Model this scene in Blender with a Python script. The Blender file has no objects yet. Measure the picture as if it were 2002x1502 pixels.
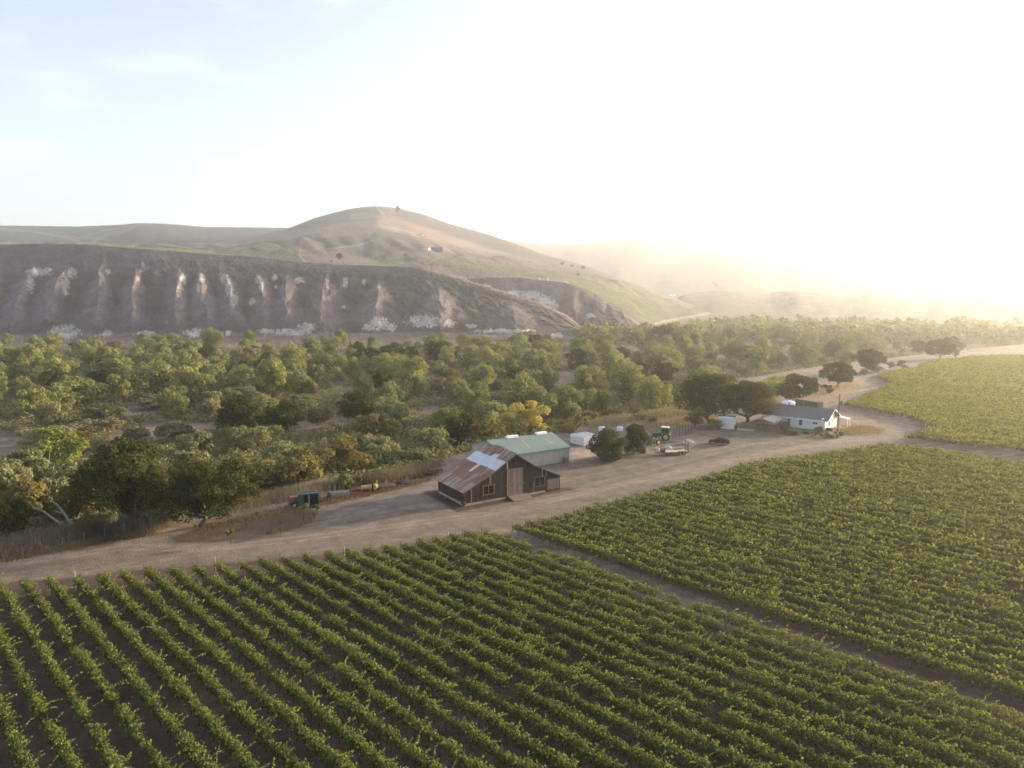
import bpy, math, random
import numpy as np
sc = bpy.context.scene
# ------------------------------------------------------------------ camera
F = 1390.0; W0, H0 = 2002, 1502; CX, CY = 1001.0, 751.0
CAMH = 34.0; PIT = math.atan(174.0 / F)
cam = bpy.data.cameras.new('camera'); cam_o = bpy.data.objects.new('camera', cam)
sc.collection.objects.link(cam_o); sc.camera = cam_o
cam.sensor_width = 36.0; cam.lens = 36.0 * F / W0
cam.clip_start = 1.0; cam.clip_end = 30000.0
cam_o.location = (0, 0, CAMH); cam_o.rotation_euler = (math.radians(90) - PIT, 0, 0)
# ------------------------------------------------------------------ world, sun, exposure
SUN_EL, SUN_AZ = 9.5, 61.0          # azimuth to the right of the view direction
world = bpy.data.worlds.new('World'); sc.world = world; world.use_nodes = True
wn = world.node_tree.nodes; wl = world.node_tree.links
bg = wn['Background']
sky = wn.new('ShaderNodeTexSky'); sky.sky_type = 'NISHITA'; sky.sun_disc = False
sky.sun_elevation = math.radians(SUN_EL); sky.sun_rotation = math.radians(SUN_AZ)
sky.altitude = 0; sky.air_density = 1.0; sky.dust_density = 1.2; sky.ozone_density = 2.2
hs = wn.new('ShaderNodeHueSaturation'); hs.inputs['Saturation'].default_value = 0.62; hs.inputs['Hue'].default_value = 0.51
wl.new(sky.outputs[0], hs.inputs['Color']); 
tcw = wn.new('ShaderNodeTexCoord'); mpw = wn.new('ShaderNodeMapping'); mpw.inputs['Scale'].default_value = (2.2, 2.2, 9.0); nzw = wn.new('ShaderNodeTexNoise')
nzw.inputs['Scale'].default_value = 1.6; nzw.inputs['Detail'].default_value = 7; nzw.inputs['Roughness'].default_value = .62
wl.new(tcw.outputs['Generated'], mpw.inputs[0]); wl.new(mpw.outputs[0], nzw.inputs['Vector'])
crw = wn.new('ShaderNodeValToRGB'); crw.color_ramp.elements[0].position = .54; crw.color_ramp.elements[0].color = (.98, .985, 1.03, 1); crw.color_ramp.elements[1].position = .78; crw.color_ramp.elements[1].color = (1.4, 1.28, 1.18, 1)
mxw = wn.new('ShaderNodeMix'); mxw.data_type = 'RGBA'; mxw.blend_type = 'MULTIPLY'; mxw.inputs[0].default_value = 1.0; mxw.clamp_result = False
wl.new(nzw.outputs[0], crw.inputs[0]); wl.new(hs.outputs[0], mxw.inputs[6]); wl.new(crw.outputs[0], mxw.inputs[7]); wl.new(mxw.outputs[2], bg.inputs[0]); bg.inputs[1].default_value = 0.115
sl = bpy.data.lights.new('sun', 'SUN'); so = bpy.data.objects.new('sun', sl)
sc.collection.objects.link(so)
sl.energy = 5.0; sl.angle = math.radians(7.0); sl.color = (1.0, 0.81, 0.55)
so.rotation_euler = (math.radians(90 - SUN_EL), 0, math.radians(180 - SUN_AZ)); so.location = (60, 60, 120)
HAZE_D, HAZE_G = 0.00020, 0.66
sc.view_settings.view_transform = 'Standard'; sc.view_settings.look = 'None'
sc.view_settings.gamma = 1.0; sc.view_settings.use_curve_mapping = False
sc.view_settings.exposure = 1.93
cy = sc.cycles
cy.max_bounces = 6; cy.diffuse_bounces = 3; cy.glossy_bounces = 2; cy.transmission_bounces = 4
cy.transparent_max_bounces = 8; cy.volume_bounces = 1
cy.use_denoising = True
rng = np.random.default_rng(11); random.seed(5)
R = math.radians
# ------------------------------------------------------------------ photo geometry helpers
CP, SP = math.cos(PIT), math.sin(PIT)
def ray(x, y):
    r = (x - CX) / F; u = -(y - CY) / F
    return r, CP + u * SP, -SP + u * CP
def gp(x, y, z=0.0):
    d = ray(x, y); k = (z - CAMH) / d[2]
    return d[0] * k, d[1] * k
def at_r(x, y, r):
    d = ray(x, y); k = r / math.hypot(d[0], d[1])
    return d[0] * k, d[1] * k, CAMH + d[2] * k
def proj(P):
    X, Y, Z = P[..., 0], P[..., 1], P[..., 2] - CAMH
    dep = Y * CP - Z * SP; up = Y * SP + Z * CP
    dep = np.where(dep < 1, 1, dep)
    return CX + F * X / dep, CY - F * up / dep
# ------------------------------------------------------------------ noise
def _h(ix, iy, s):
    n = (ix * 374761393 + iy * 668265263 + s * 982451653) & 0xffffffff
    n = ((n ^ (n >> 13)) * 1274126177) & 0xffffffff
    return ((n ^ (n >> 16)) & 0xffff) / 65535.0
def vn(x, y, s=0):
    x = np.asarray(x, float); y = np.asarray(y, float)
    ix = np.floor(x).astype(np.int64); iy = np.floor(y).astype(np.int64)
    fx = x - ix; fy = y - iy; fx = fx * fx * (3 - 2 * fx); fy = fy * fy * (3 - 2 * fy)
    a = _h(ix, iy, s); b = _h(ix + 1, iy, s); c = _h(ix, iy + 1, s); d = _h(ix + 1, iy + 1, s)
    return (a * (1 - fx) + b * fx) * (1 - fy) + (c * (1 - fx) + d * fx) * fy
def fbm(x, y, o=4, s=0):
    t = 0; a = 1; w = 0
    for i in range(o):
        t = t + a * vn(x * 2 ** i, y * 2 ** i, s + i); w += a; a *= 0.5
    return t / w
def sst(a, b, x):
    t = np.clip((x - a) / (b - a), 0, 1); return t * t * (3 - 2 * t)
def sdf_poly(px, py, poly):
    """signed distance, positive inside"""
    d = np.full(px.shape, 1e18); ins = np.zeros(px.shape, bool); n = len(poly)
    for i in range(n):
        ax, ay = poly[i]; bx, by = poly[(i + 1) % n]
        ex, ey = bx - ax, by - ay; wx, wy = px - ax, py - ay
        t = np.clip((wx * ex + wy * ey) / (ex * ex + ey * ey + 1e-9), 0, 1)
        d = np.minimum(d, (wx - ex * t) ** 2 + (wy - ey * t) ** 2)
        c = ((ay > py) != (by > py)) & (px < ex * (py - ay) / (ey + 1e-12) + ax)
        ins ^= c
    d = np.sqrt(d); return np.where(ins, d, -d)
def d_line(px, py, pts):
    d = np.full(px.shape, 1e18)
    for (ax, ay), (bx, by) in zip(pts[:-1], pts[1:]):
        ex, ey = bx - ax, by - ay; wx, wy = px - ax, py - ay
        t = np.clip((wx * ex + wy * ey) / (ex * ex + ey * ey + 1e-9), 0, 1)
        d = np.minimum(d, (wx - ex * t) ** 2 + (wy - ey * t) ** 2)
    return np.sqrt(d)
# ------------------------------------------------------------------ objects
def link(o): sc.collection.objects.link(o); return o
def mesh_np(V, Q, name, attrs=None, colors=None, smooth=False):
    me = bpy.data.meshes.new(name)
    V = np.asarray(V, np.float32).reshape(-1, 3); Q = np.asarray(Q, np.int32); k = Q.shape[1]
    me.vertices.add(len(V)); me.vertices.foreach_set('co', V.ravel())
    me.loops.add(Q.size); me.loops.foreach_set('vertex_index', Q.ravel())
    me.polygons.add(len(Q)); me.polygons.foreach_set('loop_start', np.arange(0, Q.size, k, dtype=np.int32))
    if smooth: me.polygons.foreach_set('use_smooth', np.ones(len(Q), bool))
    me.update(calc_edges=True)
    for n, a in (attrs or {}).items():
        at = me.attributes.new(n, 'FLOAT', 'POINT'); at.data.foreach_set('value', np.asarray(a, np.float32))
    for n, a in (colors or {}).items():
        at = me.attributes.new(n, 'FLOAT_COLOR', 'POINT')
        c = np.ones((len(V), 4), np.float32); c[:, :3] = a; at.data.foreach_set('color', c.ravel())
    return me
def obj(name, me, mat=None, parent=None, loc=None, rz=0):
    o = bpy.data.objects.new(name, me)
    if mat is not None and not me.materials: me.materials.append(mat)
    if parent is not None: o.parent = parent
    if loc is not None: o.location = loc
    if rz: o.rotation_euler = (0, 0, rz)
    return link(o)
def tag(o, label=None, cat=None, group=None, kind=None):
    for k, v in (('label', label), ('category', cat), ('group', group), ('kind', kind)):
        if v: o[k] = v
    return o
def thing(name, label, cat, loc=(0, 0, 0), rz=0, group=None):
    o = bpy.data.objects.new(name, None); link(o); o.location = loc; o.rotation_euler = (0, 0, rz)
    o.empty_display_size = 0.5
    return tag(o, label, cat, group)
def quads(C, N, S, asp=1.0, attr=None):
    """leaf-sized quads centred at C facing N"""
    C = np.asarray(C, float); N = np.asarray(N, float)
    N = N / (np.linalg.norm(N, axis=1, keepdims=True) + 1e-9)
    T = rng.normal(size=C.shape); U = np.cross(N, T); U /= (np.linalg.norm(U, axis=1, keepdims=True) + 1e-9)
    Vv = np.cross(N, U); S = np.asarray(S, float).reshape(-1, 1) * 0.5
    a = U * S * asp; b = Vv * S
    V = np.stack([C - a * 0.6 - b, C + a - b * 0.3, C + a * 0.5 + b, C - a + b * 0.25], 1).reshape(-1, 3)
    Q = np.arange(len(C) * 4).reshape(-1, 4)
    return V, Q
def tube(P, Rr, seg=6):
    """tapered tube along points P; returns verts, quads"""
    P = np.asarray(P, float); n = len(P); V = []
    for i in range(n):
        t = P[min(i + 1, n - 1)] - P[max(i - 1, 0)]; t = t / (np.linalg.norm(t) + 1e-9)
        a = np.cross(t, (0.3, 1, 0.1)); a /= np.linalg.norm(a) + 1e-9; b = np.cross(t, a)
        for k in range(seg):
            th = 2 * math.pi * k / seg; V.append(P[i] + Rr[i] * (a * math.cos(th) + b * math.sin(th)))
    Q = [(i * seg + k, i * seg + (k + 1) % seg, (i + 1) * seg + (k + 1) % seg, (i + 1) * seg + k) for i in range(n - 1) for k in range(seg)]
    Q.append(tuple((n - 1) * seg + k for k in (0, 1, 2, 3))); 
    if seg >= 6: Q.append(tuple((n - 1) * seg + k for k in (0, 3, 4, 5)))
    return np.array(V), np.array(Q)
def join(parts):
    Vs, Qs, o = [], [], 0
    for V, Q in parts: Vs.append(V); Qs.append(np.asarray(Q) + o); o += len(V)
    return np.concatenate(Vs), np.concatenate(Qs)
class MB:
    def __init__(s): s.v = []; s.f = []
    def add(s, V, Fs):
        o = len(s.v); s.v += [tuple(p) for p in V]; s.f += [tuple(i + o for i in f) for f in Fs]; return s
    def box(s, c, d, rz=0, ry=0, rx=0):
        x, y, z = [q / 2 for q in d]
        V = [(-x, -y, -z), (x, -y, -z), (x, y, -z), (-x, y, -z), (-x, -y, z), (x, -y, z), (x, y, z), (-x, y, z)]
        from mathutils import Euler, Vector
        M = Euler((rx, ry, rz)).to_matrix(); V = [tuple(M @ Vector(p) + Vector(c)) for p in V]
        return s.add(V, [(0, 3, 2, 1), (4, 5, 6, 7), (0, 1, 5, 4), (1, 2, 6, 5), (2, 3, 7, 6), (3, 0, 4, 7)])
    def b2(s, a, b): return s.box([(a[i] + b[i]) / 2 for i in range(3)], [abs(b[i] - a[i]) for i in range(3)])
    def cyl(s, a, b, r, r2=None, seg=12):
        a = np.array(a, float); b = np.array(b, float); r2 = r if r2 is None else r2
        t = b - a; t /= np.linalg.norm(t); u = np.cross(t, (0.31, 0.2, 1) if abs(t[2]) < .9 else (1, 0, 0)); u /= np.linalg.norm(u); w = np.cross(t, u)
        V = []
        for p, q in ((a, r), (b, r2)):
            for k in range(seg): th = 2 * math.pi * k / seg; V.append(p + q * (u * math.cos(th) + w * math.sin(th)))
        Fs = [(k, (k + 1) % seg, seg + (k + 1) % seg, seg + k) for k in range(seg)] + [tuple(range(seg))[::-1], tuple(range(seg, 2 * seg))]
        return s.add(V, Fs)
    def prism(s, prof, y0, y1, axis='y'):
        """profile polygon in (x,z) extruded along y (or (y,z) along x)"""
        n = len(prof)
        if axis == 'y': V = [(p[0], y0, p[1]) for p in prof] + [(p[0], y1, p[1]) for p in prof]
        elif axis == 'x': V = [(y0, p[0], p[1]) for p in prof] + [(y1, p[0], p[1]) for p in prof]
        else: V = [(p[0], p[1], y0) for p in prof] + [(p[0], p[1], y1) for p in prof]
        return s.add(V, [tuple(range(n)), tuple(range(n, 2 * n))[::-1]] + [(i, i + n, (i + 1) % n + n, (i + 1) % n) for i in range(n)])
    def mesh(s, name, smooth=False, bevel=0):
        import bmesh
        me = bpy.data.meshes.new(name); me.from_pydata(s.v, [], s.f)
        bm = bmesh.new(); bm.from_mesh(me); bmesh.ops.recalc_face_normals(bm, faces=bm.faces)
        if bevel: bmesh.ops.bevel(bm, geom=[e for e in bm.edges if e.calc_face_angle(0) > .6], offset=bevel, segments=1, affect='EDGES')
        bm.to_mesh(me); bm.free()
        if smooth:
            for p in me.polygons: p.use_smooth = True
        return me
    def o(s, name, mat, parent=None, loc=None, rz=0, smooth=False, bevel=0, label=None):
        q = obj(name, s.mesh(name, smooth, bevel), mat, parent, loc, rz)
        if label: q['label'] = label
        return q
def dup(o, parent=None):
    c = link(o.copy()); 
    if parent is not None: c.parent = parent
    for ch in list(o.children): dup(ch, c)
    return c
# ------------------------------------------------------------------ materials
def mat(name, col=(.5, .5, .5), rough=.8, metal=0.0, build=None):
    m = bpy.data.materials.new(name); m.use_nodes = True; nt = m.node_tree; b = nt.nodes['Principled BSDF']
    b.inputs['Base Color'].default_value = (*col, 1); b.inputs['Roughness'].default_value = rough; b.inputs['Metallic'].default_value = metal
    b.inputs['Specular IOR Level'].default_value = 0.3
    if build: build(nt, b)
    return m
def N_(nt, t, **k):
    n = nt.nodes.new(t)
    for a, v in k.items(): setattr(n, a, v)
    return n
def noise(nt, scale, detail=4, rough=.6, co='Object', mapping=None):
    tc = N_(nt, 'ShaderNodeTexCoord'); n = N_(nt, 'ShaderNodeTexNoise')
    n.inputs['Scale'].default_value = scale; n.inputs['Detail'].default_value = detail; n.inputs['Roughness'].default_value = rough
    if mapping:
        mp = N_(nt, 'ShaderNodeMapping'); mp.inputs['Scale'].default_value = mapping
        nt.links.new(tc.outputs[co], mp.inputs[0]); nt.links.new(mp.outputs[0], n.inputs['Vector'])
    else: nt.links.new(tc.outputs[co], n.inputs['Vector'])
    return n
def ramp(nt, src, stops):
    r = N_(nt, 'ShaderNodeValToRGB'); e = r.color_ramp.elements
    while len(e) < len(stops): e.new(0.5)
    for q, (p, c) in zip(e, stops): q.position = p; q.color = (*c, 1) if len(c) == 3 else c
    nt.links.new(src, r.inputs[0]); return r
def mixc(nt, a, b, f=1.0, mode='MULTIPLY'):
    m = N_(nt, 'ShaderNodeMix', data_type='RGBA', blend_type=mode)
    for s, v in ((m.inputs[0], f), (m.inputs[6], a), (m.inputs[7], b)):
        if hasattr(v, 'links'): nt.links.new(v, s)
        elif isinstance(v, (int, float)): s.default_value = v
        else: s.default_value = (*v, 1)
    return m.outputs[2]
def bump(nt, b, h, strength=.5, dist=.1):
    n = N_(nt, 'ShaderNodeBump'); n.inputs['Strength'].default_value = strength; n.inputs['Distance'].default_value = dist
    nt.links.new(h, n.inputs['Height']); nt.links.new(n.outputs[0], b.inputs['Normal'])
def speck(name, a, b_, scale=3, rough=.85, metal=0, mapping=None, bs=.3, bd=.05, lo=.35, hi=.65):
    def f(nt, b):
        n = noise(nt, scale, 5, .65, mapping=mapping); r = ramp(nt, n.outputs[0], [(lo, a), (hi, b_)])
        nt.links.new(r.outputs[0], b.inputs['Base Color'])
        if bs: bump(nt, b, n.outputs[0], bs, bd)
    return mat(name, a, rough, metal, f)
def terrain_mat(name, s1=.35, s2=2.5, bs=.6, bd=.3, lo=.72, hi=1.28):
    def f(nt, b):
        a = N_(nt, 'ShaderNodeAttribute'); a.attribute_name = 'col'
        n1 = noise(nt, s1, 6, .7); n2 = noise(nt, s2, 5, .7)
        r1 = ramp(nt, n1.outputs[0], [(.3, (lo,) * 3), (.7, (hi,) * 3)])
        r2 = ramp(nt, n2.outputs[0], [(.3, (.82,) * 3), (.7, (1.18,) * 3)])
        c = mixc(nt, a.outputs[0], r1.outputs[0]); c = mixc(nt, c, r2.outputs[0])
        nt.links.new(c, b.inputs['Base Color']); bump(nt, b, n2.outputs[0], bs, bd)
    m = mat(name, rough=.95, build=f); return m
def leaf_mat(name, dark, light, trans=.45, var=.35, hue=None):
    m = bpy.data.materials.new(name); m.use_nodes = True; nt = m.node_tree; nt.nodes.clear()
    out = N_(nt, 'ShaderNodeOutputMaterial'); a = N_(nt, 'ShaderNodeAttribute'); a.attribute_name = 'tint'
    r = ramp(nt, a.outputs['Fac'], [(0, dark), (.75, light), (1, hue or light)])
    oi = N_(nt, 'ShaderNodeObjectInfo')
    r2 = ramp(nt, oi.outputs['Random'], [(0, (1 - var, 1 - var * .8, 1 - var)), (1, (1 + var, 1 + var * .85, 1 + var * .6))])
    c = mixc(nt, r.outputs[0], r2.outputs[0])
    d = N_(nt, 'ShaderNodeBsdfDiffuse'); t = N_(nt, 'ShaderNodeBsdfTranslucent'); mx = N_(nt, 'ShaderNodeMixShader')
    c2 = mixc(nt, c, (1.25, 1.2, .6))
    nt.links.new(c, d.inputs[0]); nt.links.new(c2, t.inputs[0]); mx.inputs[0].default_value = trans
    nt.links.new(d.outputs[0], mx.inputs[1]); nt.links.new(t.outputs[0], mx.inputs[2]); nt.links.new(mx.outputs[0], out.inputs[0])
    return m
M = {}
M['ground'] = terrain_mat('ground_earth', .35, 3.2, 1.0, .25, .64, 1.36)
M['soil'] = terrain_mat('tilled_soil', .5, 3.0, .9, .25, .7, 1.3)
M['hill'] = terrain_mat('hill_grass', .02, .16, 1.0, 3.5, .68, 1.32)
M['bluff'] = terrain_mat('bluff_scrub', .05, .30, 1.0, 4.0, .55, 1.45)
# ------------------------------------------------------------------ ground sheet
BANK_PX = [(-500, 1230), (-200, 1125), (0, 1072), (150, 1042), (270, 1018), (390, 1000), (520, 985), (640, 955), (760, 935), (850, 915),
           (900, 890), (1000, 868), (1100, 845), (1180, 828), (1260, 816), (1340, 800), (1400, 772), (1480, 738), (1560, 724), (1640, 712),
           (1720, 703), (1800, 694), (1900, 683), (2002, 674), (2300, 662)]
BANK = [gp(*p) for p in BANK_PX]
FLOOD = BANK + [(1500, 900), (1500, 1500), (-1500, 1500), (-1500, 300), (-300, 60)]
VD = np.array((-0.6997, 0.7145)); VNn = np.array((0.7145, 0.6997))   # vine row direction and its normal
def cof(x, y, z=1.6): p = gp(x, y, z); return p[0] * VNn[0] + p[1] * VNn[1]
C1A = 14.7; C1Z = 64.1; SPC = (C1Z - C1A) / 22
C2A = 69.1; C2Z = 167.7; C3A = 177.0
EDGE1 = [(-400, 1165), (0, 1137), (45, 1130), (143, 1125), (190, 1121), (236, 1113), (283, 1108), (374, 1103), (463, 1095), (548, 1085), (633, 1080), (712, 1071), (783, 1061), (874, 1044), (935, 1034), (1000, 1040), (1060, 1058), (2400, 1500)]
EDGE2 = [(900, 1040), (995, 1024), (1060, 1012), (1140, 992), (1200, 975), (1300, 949), (1388, 927), (1460, 904), (1550, 889), (1609, 882), (1660, 875), (1720, 866), (1761, 868), (1821, 875), (1901, 888), (2002, 901), (2400, 950)]
B3 = [(1767, 851), (1781, 845), (1815, 838), (1801, 821), (1771, 811), (1720, 801), (1680, 793), (1648, 788), (1666, 779), (1710, 762), (1735, 750), (1745, 746), (1716, 736), (1720, 728),
      (1761, 722), (1797, 720), (1797, 711), (1841, 702), (1901, 696), (2002, 693), (2300, 680), (2500, 930)]
def ep(pts): return [gp(x, y, 0.8) for x, y in pts]
SOIL1 = [gp(x, y + 4) for x, y in EDGE1[:-3]] + [gp(1000, 1050)] + [tuple(VNn * C1Z + VD * t) for t in (60, 0, -250)] + [(0, -150), (-130, -60), (-130, 60)]
SOIL2 = [gp(x, y + 4) for x, y in EDGE2[1:13]] + [tuple(VNn * C2Z + VD * t) for t in (0, -100, -300)] + [tuple(VNn * (C2A - 2) + VD * t) for t in (-300, 0)] 
SOIL3 = [gp(x, y + 3) for x, y in B3]
def lerp_col(c, m, col): m = m[:, None]; return c * (1 - m) + np.array(col) * m
BARN_P = np.array((-7.8, 111.97)); BA = R(31.9); BU = np.array((math.cos(BA), math.sin(BA))); BV = np.array((-BU[1], BU[0]))
def bl(u, v): p = BARN_P + BU * u + BV * v; return (p[0], p[1])
def ground_z(x, y):
    s = sdf_poly(x, y, FLOOD)
    z = -5.0 * sst(0, 16, s)
    z = z + np.where(s > 10, (fbm(x / 25, y / 25, 3, 7) - .5) * 1.2 * sst(10, 30, s), 0)
    return z
def build_ground():
    fx = np.concatenate([np.arange(-260, 2270, 2.6)]); az = np.arctan((fx - CX) / F / 1.0078)
    a0, a1 = az[0], az[-1]
    az = np.concatenate([az, np.linspace(a1, a0 + 2 * math.pi, 60)[1:]])      # closes behind the camera
    py = np.concatenate([np.arange(1560, 760, -1.7), np.arange(760, 640, -1.0), np.arange(640, 600, -1.5), np.arange(600, 582, -2)])
    r = np.array([math.hypot(*gp(CX, y)) for y in py]); r = np.concatenate([[0.5, 8, 16, 24, 32, 38], r, [7000]])
    A, Rr = np.meshgrid(az, r); X = (Rr * np.sin(A)).ravel(); Y = (Rr * np.cos(A)).ravel()
    Z = ground_z(X, Y)
    n1 = fbm(X / 9, Y / 9, 4, 3); n2 = fbm(X / 2.2, Y / 2.2, 3, 5); n3 = fbm(X / 35, Y / 35, 3, 9)
    # along-road streaks: noise stretched in the driving direction
    ud = np.array((math.cos(R(24)), math.sin(R(24)))); su = X * ud[0] + Y * ud[1]; sv = -X * ud[1] + Y * ud[0]
    st = fbm(su / 16, sv / 0.9, 3, 21)
    C = np.zeros((len(X), 3)) + np.array((.130, .106, .088))
    C = lerp_col(C, sst(.45, .7, n1) * .6, (.125, .112, .08))
    C = lerp_col(C, sst(.5, .68, st) * .65, (.19, .145, .112))
    C = lerp_col(C, sst(.5, .7, fbm(su / 22, sv / 2.6, 3, 33)) * .5, (.088, .080, .062))
    def poly(px, z=0): return [gp(a, b, z) for a, b in px]
    def area(pp, col, soft=1.5, amt=1.0, nz=1.5, off=0):
        nonlocal C
        s = sdf_poly(X, Y, pp) + (n2 - .5) * nz * 2 + off
        C = lerp_col(C, sst(-soft, soft, s) * amt, col)
    def line(pp, w, col, soft=.8, amt=1.0, nz=.8):
        nonlocal C
        d = w - d_line(X, Y, pp) + (n2 - .5) * nz * 2
        C = lerp_col(C, sst(-soft, soft, d) * amt, col)
    # mown grey-green yard right of the barn and strip in front of it
    area(poly([(1100, 950), (1110, 915), (1240, 893), (1300, 897), (1380, 850), (1470, 850), (1600, 862), (1600, 872), (1450, 898), (1300, 935), (1150, 975), (1060, 985)]), (.098, .087, .064), 3, .8, 2)
    area(poly([(560, 1045), (620, 1010), (860, 990), (900, 1002), (1100, 968), (1130, 975), (950, 1012), (700, 1040)]), (.092, .086, .066), 2, .6, 2)
    area(poly([(610, 990), (700, 978), (830, 955), (850, 975), (900, 992), (760, 1010), (640, 1020)]), (.165, .135, .115), 2.5, .6, 3)
    # tracks
    road = poly([(-300, 1165), (0, 1105), (250, 1070), (420, 1072), (600, 1052), (760, 1030), (950, 1005), (1150, 962), (1350, 917), (1550, 877), (1680, 857), (1755, 836), (1772, 822), (1735, 809), (1670, 792), (1640, 783), (1650, 765), (1688, 747), (1700, 736), (1690, 728), (1720, 716), (1800, 702), (1900, 690), (2100, 676)])
    line(road, 2.6, (.145, .112, .09), 2.0, .75)
    for off in (-1.0, 1.0):
        rr = [(x + off * .35, y + off) for x, y in road]; line(rr, .32, (.22, .172, .138), .4, .6, .3)
    area(poly([(1600, 862), (1650, 862), (1760, 850), (1790, 835), (1770, 812), (1700, 800), (1650, 783), (1630, 790), (1640, 800), (1720, 820), (1728, 835), (1680, 852)]), (.18, .145, .12), 1.5, .7)
    line(poly([(150, 1080), (260, 1052), (330, 1042), (400, 1030), (480, 1018), (600, 992)]), 1.1, (.21, .155, .115), 1.0, .7)
    line(poly([(250, 1060), (300, 1058), (350, 1066), (440, 1072)]), 1.6, (.21, .165, .13), 1.2, .6)
    line(poly([(850, 972), (800, 965), (700, 985), (600, 1002)]), 1.4, (.19, .155, .13), 1.2, .5)
    line(poly([(845, 950), (860, 925), (905, 900)]), 2.2, (.21, .175, .15), 1.2, .8)
    rr_ = np.random.default_rng(12)
    for pts in ([(560, 1030), (700, 1005), (860, 985), (900, 1000), (1000, 1000), (1110, 972)], [(640, 985), (740, 990), (800, 1000), (700, 1020)], [(620, 1010), (680, 985), (760, 972), (850, 958)], [(1110, 935), (1250, 905), (1380, 880), (1500, 862)],
                [(1150, 950), (1260, 925), (1400, 890), (1480, 870), (1600, 866)], [(300, 1075), (420, 1050), (520, 1048), (640, 1030)], [(1120, 895), (1180, 885), (1150, 875)], [(1520, 880), (1640, 850), (1700, 845), (1690, 825), (1640, 795)]):
        w_ = np.array(poly(pts)); w_ = w_ + rr_.normal(0, .25, w_.shape); tt_ = np.diff(w_, axis=0); nn_ = np.stack([-tt_[:, 1], tt_[:, 0]], 1); nn_ /= np.linalg.norm(nn_, axis=1, keepdims=True); nn_ = np.concatenate([nn_, nn_[-1:]])
        for s_ in (-.85, .85): line([tuple(p) for p in w_ + nn_ * s_], .22, (.20, .165, .135) if rr_.random() < .6 else (.075, .06, .048), .35, .55, .25)
    # dry grass strips
    for pp, w in (([(-100, 1108), (60, 1085), (180, 1062), (300, 1040), (400, 1025), (500, 1010)], 1.4), ([(400, 1031), (500, 1012), (600, 994), (700, 975), (780, 956), (850, 935)], .9), ([(640, 962), (720, 950), (840, 928)], 1.8),
                  ([(1260, 830), (1330, 826), (1400, 812)], 4.5), ([(1470, 830), (1540, 828)], 3.5), ([(1530, 800), (1600, 775), (1660, 750), (1700, 742)], 6), ([(1690, 762), (1640, 768)], 2)):
        line(poly(pp), w, (.25, .18, .115), 1.2, .7, 1.5)
    area(poly([(1620, 843), (1700, 848), (1722, 836), (1712, 822), (1650, 805), (1640, 820)]), (.20, .145, .105), 2, .8)
    # garden bed, gravel pad, mulch
    area(poly([(335, 1052), (385, 1033), (500, 1014), (600, 996), (622, 1000), (612, 1020), (565, 1040), (480, 1054), (400, 1062), (345, 1062)]), (.085, .055, .042), .5, 1, .3)
    area(poly([(1110, 900), (1115, 875), (1170, 872), (1200, 880), (1180, 892), (1120, 906)]), (.26, .215, .185), 1.5, .85)
    area(poly([(1115, 908), (1190, 893), (1300, 880), (1380, 858), (1395, 850), (1420, 840), (1400, 838), (1350, 862), (1260, 880), (1190, 899)]), (.15, .095, .065), 1.2, .8)
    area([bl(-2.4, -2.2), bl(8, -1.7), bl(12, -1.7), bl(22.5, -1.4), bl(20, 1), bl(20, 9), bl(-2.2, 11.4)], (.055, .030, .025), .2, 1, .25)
    area(poly([(1340, 800), (1420, 790), (1430, 800), (1380, 815)]), (.2, .16, .11), 2, .6)
    # vineyard earth
    tilled = .6 + .4 * n2[:, None]
    msoil = np.zeros(len(X))
    for pp in (SOIL1, SOIL2, SOIL3):
        s = sdf_poly(X, Y, pp) + (n2 - .5) * .8; msoil = np.maximum(msoil, sst(-.5, .7, s))
    C = C * np.array((1.26, 1.20, 1.13))
    C = C * (1 - msoil[:, None]) + msoil[:, None] * (np.array((.098, .062, .044)) * tilled + n1[:, None] * .016)
    cc = X * VNn[0] + Y * VNn[1]; lon = X * VD[0] + Y * VD[1]
    # the lighter track between the two near blocks
    mid = (C1Z + C2A) / 2; dpt = np.abs(cc - mid) ; mpt = sst(1.7, .5, dpt + (n2 - .5) * .8) * sst(-300, 0, lon * 0 + 50) * (lon < 100) * (msoil > -1)
    inpath = (cc > C1Z - 1) & (cc < C2A + 1) & (lon < 62)
    C = lerp_col(C, np.where(inpath, mpt * .9, 0), (.21, .155, .118))
    # wheel-pressed strips between rows
    ph = np.abs(((cc - C1A) / SPC + .5) % 1 - .5); C = np.where(((msoil > .5) & (~inpath))[:, None], C * (1 + .25 * sst(.25, .5, ph)[:, None] * (fbm(cc * 2, lon / 12, 2, 41)[:, None])), C)
    # flood plain
    fl = sst(3, 14, sdf_poly(X, Y, FLOOD) + (n1 - .5) * 6)
    fcol = np.array((.085, .075, .048)) * (.7 + .6 * n1[:, None])
    fcol = np.where(n3[:, None] > .58, np.array((.17, .12, .085)) * (.7 + .6 * n2[:, None]), fcol)
    C = C * (1 - fl[:, None]) + fcol * fl[:, None]
    for pp in CLEAR_W: area(pp, (.22, .155, .118), 4, .85, 6)
    # two sheets' worth of materials: split faces into ground / dirt / soil objects
    nr, na = len(r), len(az); idx = np.arange(nr * na).reshape(nr, na)
    Q = np.stack([idx[:-1, :-1], idx[:-1, 1:], idx[1:, 1:], idx[1:, :-1]], -1).reshape(-1, 4)
    V = np.stack([X, Y, Z], 1)
    fsoil = msoil[Q].mean(1) > .5; fd = (sdf_poly(X, Y, FLOOD) < 4)[Q].all(1) & ~fsoil & (np.hypot(X, Y)[Q[:, 0]] < 900) & (Y[Q[:, 0]] > 20)
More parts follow.
